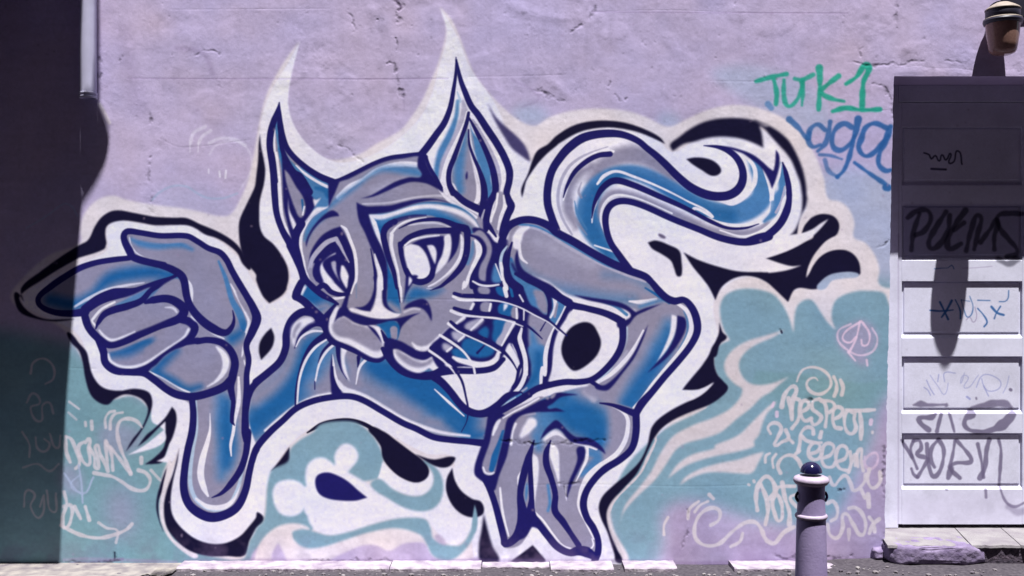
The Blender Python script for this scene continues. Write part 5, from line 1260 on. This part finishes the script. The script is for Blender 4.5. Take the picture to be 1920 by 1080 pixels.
def part_mesh(name, V, F, Nn, UV, mat, parent):
    used, inv = np.unique(F.ravel(), return_inverse=True)
    v = V[used].astype(np.float32); nf = len(F)
    me = bpy.data.meshes.new(name)
    me.vertices.add(len(v)); me.vertices.foreach_set('co', v.ravel())
    me.loops.add(nf * 4); me.loops.foreach_set('vertex_index', inv.astype(np.int32).ravel())
    me.polygons.add(nf); me.polygons.foreach_set('loop_start', np.arange(0, nf*4, 4, dtype=np.int32)); me.polygons.foreach_set('loop_total', np.full(nf, 4, np.int32))
    uv = me.uv_layers.new(name='UVMap'); uv.data.foreach_set('uv', UV[F.ravel()].astype(np.float32).ravel())
    me.update(calc_edges=True); me.validate()
    me.polygons.foreach_set('use_smooth', [True] * nf)
    me.normals_split_custom_set_from_vertices(Nn[used].tolist())
    o = link(bpy.data.objects.new(name, me)); me.materials.append(mat); o.parent = parent
    return o
us = np.linspace(0, 1, nx)
X, Z = grid(lambda u, xe: X0W + (xe - X0W) * u, zs, us)
bord = np.clip((ZTOP - Z) / .1, 0, 1) * np.clip((X - X0W) / .1, 0, 1)
V, F, Nn, UV = wall_block(X, Z, bord)
fc = V[F].mean(1)
fid = ids[np.clip((540 + (ZC - fc[:, 2])*S - PY0).astype(int), 0, PH-1), np.clip((960 + fc[:, 0]*S - PX0).astype(int), 0, PW-1)]
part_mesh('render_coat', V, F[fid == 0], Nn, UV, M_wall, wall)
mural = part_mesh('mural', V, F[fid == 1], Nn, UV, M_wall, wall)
mural['label'] = 'black, white and cream halo of the painted cat'
for i, nm, lb, split in ((2, 'painted_cloud', 'teal and cream painted cloud right of the cat', None), (3, 'painted_tail', 'curled blue and white painted tail', None),
                  (4, 'painted_fist', 'painted forearm and closed hand pointing down', None), (5, 'painted_chest', 'blue painted chest and shoulder', None),
                  (6, 'painted_ear', None, -.55), (7, 'painted_face', 'grey and blue painted cat face with white eyes', None), (8, 'painted_arm', 'bent painted arm with a black oval inside the elbow', None),
                  (9, 'painted_paw', 'hanging painted hand with long grey fingers', None), (10, 'painted_cloud', 'teal arch with white blobs under the chest', None)):
    sel = fid == i
    for k in ((False, True) if split is not None else (None,)):
        s2 = sel if k is None else sel & ((fc[:, 0] > split) == k)
        if s2.sum() == 0: continue
        o = part_mesh(nm, V, F[s2], Nn, UV, M_wall, mural)
        o['label'] = lb if lb else ('tall right ear of the painted cat' if k else 'narrow left ear of the painted cat')
for tid, nm, lb, _ in TAG_AREAS:
    if (fid == tid).sum():
        part_mesh(nm, V, F[fid == tid], Nn, UV, M_wall, wall)['label'] = lb
# above the doorway
XR = 2.86
zs2 = zs[zi:]; xe = edge_x(np.array([ZT]))[0]
u2 = np.linspace(xe, XR, 130)
X2, Z2 = np.meshgrid(u2, zs2)
V2, F2, N2, UV2 = wall_block(X2, Z2, np.clip((ZTOP - Z2) / .1, 0, 1) * np.clip((XR - X2)/.1, 0, 1))
part_mesh('lintel_render', V2, F2, N2, UV2, M_wall, wall)
# reveal: jamb and soffit of the doorway follow the same ragged edge
D = .34
bm = bmesh.new()
uvl = None
jz = zs[:zi + 1]; h = sample(hm, edge_x(jz), jz)
pr = [(bm.verts.new((float(edge_x(z)), float(-hh), float(z))), bm.verts.new((float(edge_x(z)) + .006, D, float(z)))) for z, hh in zip(jz, h)]
for a, b_ in zip(pr[:-1], pr[1:]): bm.faces.new((a[0], a[1], b_[1], b_[0]))
from_bm('door_reveal', bm, M_plain, wall, smooth=True)
bm = bmesh.new()
h = sample(hm, u2, np.full_like(u2, ZT)) * np.clip((XR - u2)/.1, 0, 1)
pr = [(bm.verts.new((float(x), float(-hh), ZT)), bm.verts.new((float(x), D, ZT))) for x, hh in zip(u2, h)]
for a, b_ in zip(pr[:-1], pr[1:]): bm.faces.new((a[0], b_[0], b_[1], a[1]))
from_bm('soffit', bm, M_plain, wall, smooth=True)
# rest of the wall, beyond the mural
bm = bmesh.new()
box(bm, -40, X0W, 0, .34, -.1, 7.5); box(bm, X0W, XR, 0, .34, ZTOP, 7.5); box(bm, XR, 40, 0, .34, -.1, 7.5)
box(bm, -2.7, 1.75, .05, .34, -.1, ZTOP - .001)
from_bm('upper_wall', bm, M_plain, wall)
# the painted concrete ledge at its foot
M_ledge = material('ledge_concrete', .85, lin(200, 190, 200, .62), color2=lin(150, 136, 156, .62), nscale=18, bump=.004, bscale=80, dark=lin(90, 80, 100, .7), dscale=11, dpos=.66)
def ledge(x0, x1, depth, top, seed):
    bm = bmesh.new(); n = max(4, int((x1 - x0) / .02)); rows = []
    r = random.Random(seed)
    for i in range(n + 1):
        x = x0 + (x1 - x0) * i / n
        e = 1
        d = depth * (.55 + .45*e) + r.uniform(-.006, .006); t = top + r.uniform(-.0015, .0015)
        rows.append([bm.verts.new(p) for p in ((x, .004, t), (x, -d + .006, t - .0005), (x, -d, t - .006), (x, -d + r.uniform(-.004, .004), -.03), (x, .004, -.03))])
    for a, b_ in zip(rows[:-1], rows[1:]):
        for k in range(4): bm.faces.new((a[k], a[k+1], b_[k+1], b_[k]))
    bm.faces.new(rows[0][::-1]); bm.faces.new(rows[-1])
    return from_bm('ledge', bm, M_ledge, wall, smooth=False)
def wx(px): return (px - 960) / S
for x0, x1, d, t, sd in ((346, 735, .128, .018, 1), (737, 903, .13, .019, 2), (905, 1029, .075, .012, 3), (1031, 1146, .132, .018, 4), (1166, 1262, .128, .019, 5), (1366, 1664, .13, .019, 6)):
    ledge(wx(x0), wx(x1), d, t, sd)

# ------------------------------------------------------------------ doorstep
M_step = material('step_stone', .85, lin(176, 172, 174, .5), color2=lin(146, 138, 148, .5), nscale=9, bump=.003, bscale=70, dark=lin(118, 110, 116, .55), dscale=6, dpos=.62)
M_stone = material('painted_rubble', .9, lin(150, 136, 168, .7), color2=lin(112, 98, 132, .7), nscale=22, bump=.006, bscale=45, dark=lin(92, 80, 112, .7), dscale=14, dpos=.66)
M_dark = material('dirty_mortar', .95, lin(96, 84, 98, .8), color2=lin(58, 52, 66, .8), nscale=40, bump=.008, bscale=60)
step = tag(empty('doorstep', (2.3, 0, 0)), 'low pale stone doorstep under the white panelled door', 'doorstep')
r = random.Random(4)
def slab(x0, x1, name='paving_slab', seed=0):
    bm = bmesh.new(); n = max(3, int((x1 - x0)/.02)); rows = []
    for i in range(n + 1):
        x = x0 + (x1 - x0)*i/n
        j = r.uniform(-.006, .006); e = r.uniform(0, .004)
        sk = .09
        lump = .012*max(0, math.sin(x*31 + seed)) * max(0, math.sin(x*13))
        rows.append([bm.verts.new(p) for p in ((x + sk, .36, .127), (x, -.085 + j, .126 - e), (x, -.104 + j - lump, .121 - e - lump*.4), (x, -.107 + j - lump, .108 - lump), (x + sk, .36, .1))])
    for a, b_ in zip(rows[:-1], rows[1:]):
        for k in range(4): bm.faces.new((a[k], a[k+1], b_[k+1], b_[k]))
    bm.faces.new(rows[0][::-1]); bm.faces.new(rows[-1])
    return from_bm(name, bm, M_step, step)
slab(1.795, 2.195); slab(2.199, 2.43); slab(2.434, 2.80)
def rubble(x0, x1, z0, z1, y0, seed, mat, name='rubble_stone'):
    rr = random.Random(seed); bm = bmesh.new()
    bmesh.ops.create_icosphere(bm, subdivisions=5, radius=1)
    ph = [rr.uniform(0, 6) for _ in range(6)]
    for v in bm.verts:
        c = v.co; p = [math.copysign(abs(q)**.42, q) for q in c]
        q = Vector(((x0 + x1)/2 + p[0]*(x1 - x0)/2, y0 + .1 + p[1]*.1, (z0 + z1)/2 + p[2]*(z1 - z0)/2))
        nv = mnoise.noise_vector(q * 14 + Vector((seed, 0, 0))) * .012 + mnoise.noise_vector(q * 45) * .005
        v.co = q + nv
    return from_bm(name, bm, mat, step, smooth=True)
rubble(1.80, 2.27, .022, .1235, -.128, 2, M_stone)
rubble(1.75, 1.84, .02, .085, -.045, 5, M_stone)
bm = bmesh.new(); box(bm, 2.2, 2.85, -.098, .1, -.02, .105); 
from_bm('mortar_bed', bm, M_dark, step)
bm = bmesh.new(); box(bm, 1.82, 2.85, .0, .34, -.02, .094)
from_bm('step_core', bm, M_dark, step)

# ------------------------------------------------------------------ door
SD = F_PX / (DC + .22)
def zd(py): return ZC + (540 - py) / SD
def xd(px): return (px - 960) / SD
PX0, PY0, PW, PH = 1600, 100, 560, 960
canvas = np.zeros((PH, PW, 3), np.float32); canvas[:] = s2l((204, 204, 222))
for k_, x_, y_ in (('1', 1660, 130), ('2', 1660, 370), ('3', 1660, 500), ('4', 1660, 640), ('5', 1660, 760)): REG[k_] = (x_, y_, 7.385)
run(DOORTAGS)
canvas *= (1 + .035*vnoise(PH, PW, 40, 4) + .02*vnoise(PH, PW, 4, 1))[..., None]
grime = np.clip(vnoise(PH, PW, 60, 4)*.5 + .1, 0, 1) * np.clip((np.arange(PH)[:, None] + PY0 - 560)/400, .1, 1)
canvas *= (1 - .22*grime)[..., None]
chipd = blur((vnoise(PH, PW, 5, 2) > 2.6).astype(np.float32), .6)[..., None]
canvas[:] = canvas*(1 - .5*chipd) + s2l((120, 112, 130))*.5*chipd
door_img = to_image('door_paint', np.clip(canvas * ALB, 0, .86))
M_door = painted('door_gloss', door_img, rough=.45, bump=.00025, bscale=160, spec=.3)
duv = lambda c: ((960 + c.x*SD - PX0)/PW, 1 - (540 + (ZC - c.z)*SD - PY0)/PH)
door = tag(empty('panelled_door', (2.3, .25, .135)), 'white panelled door scrawled with black and blue tags, set back in the doorway', 'door')
yf = .22                               # face of the stiles
PL, PR = xd(1691), xd(1917)
rows = [(238, 342), (385, 483), (527, 628), (668, 770), (812, 912)]
bm = bmesh.new(); box(bm, 1.80, xd(1684) - .0015, yf - .006, D, .128, ZT - .001); from_bm('door_frame', bm, M_door, door, bevel=.002, uvf=duv)
bm = bmesh.new(); box(bm, PR + .125, XR, yf - .006, D, .128, ZT - .001); from_bm('door_frame', bm, M_door, door, bevel=.002, uvf=duv)
bm = bmesh.new(); box(bm, xd(1684), PR + .1235, yf - .006, D, zd(192) + .002, ZT - .001); from_bm('door_head', bm, M_door, door, bevel=.002, uvf=duv)
zb = zd(983)
bm = bmesh.new(); box(bm, xd(1684), PL, yf, yf + .04, zb, zd(192)); from_bm('stile', bm, M_door, door, bevel=.0015, uvf=duv)
bm = bmesh.new(); box(bm, PR, PR + .122, yf, yf + .04, zb, zd(192)); from_bm('stile', bm, M_door, door, bevel=.0015, uvf=duv)
edges = [192] + [v for r_ in rows for v in r_] + [983]
for k in range(0, len(edges), 2):
    zt, zb_ = zd(edges[k]), zd(edges[k + 1])
    bm = bmesh.new()
    # rail with a weathered bevel on its upper edge that catches the sun
    c = .016 if k else .002
    prof = [(yf, zb_), (yf, zt - c), (yf + .011, zt), (yf + .04, zt), (yf + .04, zb_)]
    A = [bm.verts.new((PL + .0005, a, b_)) for a, b_ in prof]; B = [bm.verts.new((PR - .0005, a, b_)) for a, b_ in prof]
    for q in range(5): bm.faces.new((A[q], A[(q+1) % 5], B[(q+1) % 5], B[q]))
    bm.faces.new(A[::-1]); bm.faces.new(B)
    from_bm('rail', bm, M_door, door, uvf=duv)
for a, b_ in rows:
    zt, zb_ = zd(a), zd(b_)
    bm = bmesh.new(); g = .026
    yb, yr = yf + .0135, yf + .0105
    box(bm, PL, PR, yb, yf + .03, zb_, zt)
    # raised field with sloping edges
    o1 = [(PL + g*.45, zb_ + g*.45), (PR - g*.45, zb_ + g*.45), (PR - g*.45, zt - g*.3), (PL + g*.45, zt - g*.3)]
    o2 = [(PL + g*.6, zb_ + g*.6), (PR - g*.6, zb_ + g*.6), (PR - g*.6, zt - g*.4), (PL + g*.6, zt - g*.4)]
    A = [bm.verts.new((x, yb - .0001, z)) for x, z in o1]; B = [bm.verts.new((x, yr - .002, z)) for x, z in o2]
    for q in range(4): bm.faces.new((A[q], A[(q+1) % 4], B[(q+1) % 4], B[q]))
    bm.faces.new(B)
    from_bm('panel', bm, M_door, door, uvf=duv)
bm = bmesh.new(); box(bm, 1.84, XR - .01, yf + .035, D, .10, zb + .01); from_bm('threshold', bm, M_dark, door)

# ------------------------------------------------------------------ wall lamp
def lz(py): return ZC + (540 - py) / 391.4
LX, LY = (1880 - 960)/391.4, -.096
M_navy = material('lamp_dark_metal', .45, lin(44, 42, 62, .8), noise=.3, nscale=30, spec=.5)
M_cream = material('lamp_cream_enamel', .6, lin(186, 172, 160, .6), noise=.25, nscale=40, spec=.25, dark=lin(120, 96, 84, .5), dscale=30, dpos=.58)
lamp = tag(empty('wall_lamp', (LX, 0, lz(30))), 'old wall lamp with cream cap and amber glass jar above the door', 'lamp')
bm = bmesh.new(); lathe(bm, [(0, .034), (.012, .0335), (.03, .029), (.055, .016), (.074, .004), (.0805, -.003), (.0805, -.007), (0, -.007)], LX, LY, z0=lz(17)); from_bm('cap', bm, M_cream, lamp, smooth=True)
bm = bmesh.new(); lathe(bm, [(0, 0), (.076, 0), (.078, -.004), (.078, -.036), (.073, -.042), (0, -.042)], LX, LY, z0=lz(17) - .0075); from_bm('housing', bm, M_navy, lamp, smooth=True)
bm = bmesh.new(); lathe(bm, [(0, .004), (.078, .004), (.086, 0), (.088, -.004), (0, -.0045)], LX, LY, z0=lz(36)); from_bm('flange', bm, M_cream, lamp, smooth=True)
bm = bmesh.new(); lathe(bm, [(0, 0), (.088, 0), (.089, -.008), (.085, -.02), (.08, -.0205), (0, -.0205)], LX, LY, z0=lz(36) - .0046); from_bm('collar', bm, M_navy, lamp, smooth=True)
mg = bpy.data.materials.new('amber_glass'); mg.use_nodes = True
b = mg.node_tree.nodes['Principled BSDF']; b.inputs['Base Color'].default_value = (*lin(170, 120, 92), 1); b.inputs['Roughness'].default_value = .12
b.inputs['Transmission Weight'].default_value = .12; b.inputs['IOR'].default_value = 1.45
nn = mg.node_tree.nodes.new('ShaderNodeTexNoise'); nn.inputs['Scale'].default_value = 18
rr_ = mg.node_tree.nodes.new('ShaderNodeValToRGB'); rr_.color_ramp.elements[0].color = (*lin(128, 96, 92), 1); rr_.color_ramp.elements[1].color = (*lin(176, 138, 124), 1)
mg.node_tree.links.new(nn.outputs['Fac'], rr_.inputs['Fac']); mg.node_tree.links.new(rr_.outputs['Color'], b.inputs['Base Color'])
bm = bmesh.new(); zj = lz(44)
lathe(bm, [(.078, 0), (.074, -.05), (.067, -.10), (.062, -.128), (.054, -.142), (.036, -.150), (0, -.152)], LX, LY, z0=zj)
lathe(bm, [(.073, 0), (.069, -.05), (.062, -.10), (.057, -.124), (.049, -.136), (.032, -.143), (0, -.145)], LX, LY, z0=zj)
from_bm('glass_jar', bm, mg, lamp, smooth=True)
bm = bmesh.new(); lathe(bm, [(0, 0), (.022, 0), (.022, -.04), (.03, -.07), (.024, -.1), (0, -.11)], LX, LY, z0=zj); from_bm('bulb_holder', bm, M_navy, lamp, smooth=True)
bm = bmesh.new(); tube(bm, (2.362, -.002, lz(24)), (LX, LY + .02, lz(24)), .034, .064, 28); from_bm('arm', bm, M_navy, lamp, smooth=True)
bm = bmesh.new(); box(bm, wx(1877), wx(1935), -.012, -.001, 1.35 + (540 - 33)/S, 2.9); from_bm('back_plate', bm, M_navy, lamp, bevel=.002)

# ------------------------------------------------------------------ downpipe and an unseen overhang shaped to cast the shade on the left side
M_pipe = material('pipe_paint', .5, lin(176, 174, 200, ALB), noise=.12, nscale=15, spec=.4)
pipe = tag(empty('downpipe', (-2.03, -.07, 2.3)), 'white painted downpipe ending above the mural at the shaded corner', 'downpipe')
bm = bmesh.new(); tube(bm, (-2.040, -.07, 2.275), (-2.040, -.07, 7.3), .0375, .0375, 32); from_bm('pipe', bm, M_pipe, pipe, smooth=True)
for z in (2.268, 2.285):
    bm = bmesh.new(); lathe(bm, [(.0376, -.006), (.041, -.006), (.042, 0), (.041, .006), (.0376, .006)], -2.040, -.07, z0=z, n=32); from_bm('collar', bm, M_pipe, pipe, smooth=True)
shade_caster = tag(empty('shade_caster_bay', (-4, 0, 2.6)), 'unseen upper floor overhang shaped to cast the shade on the left end of the wall', 'shade_caster')
T = .66
def cast(px, py): return ((px - 960)/S + .37*T, ZC + (540 - py)/S + 4.02*T)
outl = [cast(*p) for p in ((110, 1085), (112, 1040), (120, 810), (133, 640), (149, 440), (152, 376), (151, 352), (150.5, 280), (154, 206), (161, 100), (169, 0), (178, -160), (190, -500))]  # board outline projected back from the shade edge it has to cast
M_caster = material('caster_boards', .7, lin(120, 110, 140, .8), noise=.3, nscale=8, bump=.002)
bm = bmesh.new()
pts = outl + [(-7, outl[-1][1]), (-7, outl[0][1])]
A = [bm.verts.new((x, -T, z)) for x, z in pts]; B = [bm.verts.new((x, -T + .02, z)) for x, z in pts]
bm.faces.new(A); bm.faces.new(B[::-1])
for i in range(len(pts)): bm.faces.new((A[i], B[i], B[(i+1) % len(pts)], A[(i+1) % len(pts)]))
from_bm('shade_board', bm, M_caster, shade_caster)
sg = [cast(*p) for p in ((184, -500), (188, -500), (187, 120), (188, 190), (196, 210), (203, 232), (206, 254), (203, 276), (196, 298), (187, 318), (176, 338), (166, 352), (158, 366), (150, 372), (158, 345), (172, 330), (177, 300), (178, 260), (181, 215))]  # unseen strap, added to cast the bulge in the shadow edge
bm = bmesh.new()
A = [bm.verts.new((x, -T - .012, z)) for x, z in sg]; B = [bm.verts.new((x, -T - .002, z)) for x, z in sg]
bm.faces.new(A); bm.faces.new(B[::-1])
for i in range(len(sg)): bm.faces.new((A[i], B[i], B[(i+1) % len(sg)], A[(i+1) % len(sg)]))
from_bm('shade_strap', bm, M_caster, shade_caster)
bm = bmesh.new()
zb0 = 2.8; box(bm, -7, -2.3, -T + .021, -.001, zb0, zb0 + .05); from_bm('caster_floor', bm, M_caster, shade_caster)
bm = bmesh.new(); box(bm, -7, -2.3, -T + .021, -.001, 2.86, 7.3); from_bm('caster_body', bm, M_caster, shade_caster)

# ------------------------------------------------------------------ bollard
M_boll = material('bollard_paint', .5, lin(160, 146, 186, .85), color2=lin(146, 132, 172, .85), nscale=14, bump=.0008, bscale=160, spec=.3, dark=lin(116, 104, 134, .8), dscale=22, dpos=.6)
M_rim = material('bollard_rim', .5, lin(196, 180, 204, .7), noise=.3, nscale=40, spec=.3, bump=.0006, bscale=200, dark=lin(140, 124, 150, .7), dscale=30, dpos=.6)
M_cap = material('bollard_cap', .12, lin(24, 22, 60, .8), noise=.2, nscale=20, spec=.6)
BX, BY, BS = (1521 - 960)/548.6, -1.5, 548.6
def bz(py): return ZC + (540 - py)/BS
boll = tag(empty('bollard', (BX, BY, 0)), 'lavender street bollard with black domed cap in front of the mural', 'bollard')
ring_z = bz(967)
bm = bmesh.new(); lathe(bm, [(.068, -.05), (.068, .03), (.06, .045), (.056, .06), (.0555, .2), (.0535, bz(1080)), (.0485, ring_z - .009)], BX, BY); from_bm('post', bm, M_boll, boll, smooth=True)
bm = bmesh.new(); lathe(bm, [(.0485, -.0085), (.052, -.007), (.0545, -.002), (.0545, .002), (.052, .006), (.048, .008)], BX, BY, z0=ring_z); from_bm('ring', bm, M_rim, boll, smooth=True)
bm = bmesh.new(); lathe(bm, [(.0475, ring_z + .0075), (.045, bz(935)), (.0455, bz(925)), (.0455, bz(915)), (.047, bz(908))], BX, BY); from_bm('neck', bm, M_boll, boll, smooth=True)
bm = bmesh.new(); lathe(bm, [(.047, 0), (.054, .004), (.0595, .012), (.0595, .02), (.055, .027), (.045, .031), (.034, .0325), (0, .033)], BX, BY, z0=bz(909)); from_bm('rim', bm, M_rim, boll, smooth=True)
bm = bmesh.new(); lathe(bm, [(.0365*math.cos(a), .036*math.sin(a)) for a in [math.pi/2*i/10 for i in range(10)]] + [(0, .036)], BX, BY, z0=bz(887) + .003); from_bm('dome_cap', bm, M_cap, boll, smooth=True)
for sx in (-1, 1):
    bm = bmesh.new()
    pp = [(BX + sx*(.0455 + .0075*math.sin(math.pi*t/8)), BY - .004, bz(922) - .032*t/8) for t in range(9)]
    for p_, q_ in zip(pp[:-1], pp[1:]): tube(bm, p_, q_, .005, .005, 8)
    from_bm('hook', bm, M_cap, boll, smooth=True)

# ------------------------------------------------------------------ grit along the foot of the wall
M_grit = material('grit', .9, lin(150, 144, 146, .7), color2=lin(90, 82, 94, .7), nscale=12)
bm = bmesh.new(); r = random.Random(9)
for i in range(520):
    x = r.uniform(-2.4, 2.6); y = -.02 - abs(r.gauss(0, .16)) - (.13 if r.random() < .6 else 0); s = r.choice((.003, .004, .005, .008)) * r.uniform(.7, 1.5)
    if x > 1.8: y -= .18
    m_ = Matrix.Translation((x, y, ground_z(x, y) + s*.4)) @ Matrix.Rotation(r.uniform(0, 6), 4, 'Z') @ Matrix.Diagonal((s*1.4, s, s*.7, 1))
    bmesh.ops.create_icosphere(bm, subdivisions=1, radius=1, matrix=m_)
tag(from_bm('grit', bm, M_grit), 'loose grit and crumbs of render along the foot of the wall', kind='stuff')

# ------------------------------------------------------------------ unseen building across the lane, added to keep sky light off the wall
M_brick = material('opposite_brick', .9, lin(96, 66, 60, .6), color2=lin(70, 48, 46, .6), nscale=9, bump=.004, bscale=30)
opp = tag(empty('sky_blocking_building', (0, -8, 0)), 'tall dark brick building across the lane, unseen, added to block sky light', 'building')
bm = bmesh.new(); box(bm, -40, 40, -12, -7.2, 0, 22); from_bm('facade', bm, M_brick, opp)
M_win = material('window_glass', .1, (.02, .025, .035), noise=.2, spec=.6)
M_frame = material('window_frame', .5, lin(190, 188, 190, .7), noise=.1)
base = None
for fz in (3.6, 6.8, 10, 13.2):
    for fx in (-13, -9.7, -6.5, -3.2, 0, 3.2, 6.5, 9.7, 13):
        if base is None:
            bm = bmesh.new(); box(bm, -.6, .6, 0, .08, 0, 1.7); w0 = from_bm('window', bm, M_frame, opp)
            bm = bmesh.new(); box(bm, -.54, .54, .07, .09, .06, 1.64); p0 = from_bm('pane', bm, M_win); p0.parent = w0
            w0.parent = opp; w0.matrix_parent_inverse = Matrix.Translation(-opp.location); w0.location = (fx, -7.21, fz); base = w0
        else:
            w1 = w0.copy(); C.objects.link(w1); w1.location = (fx, -7.21, fz)
            p1 = p0.copy(); C.objects.link(p1); p1.parent = w1
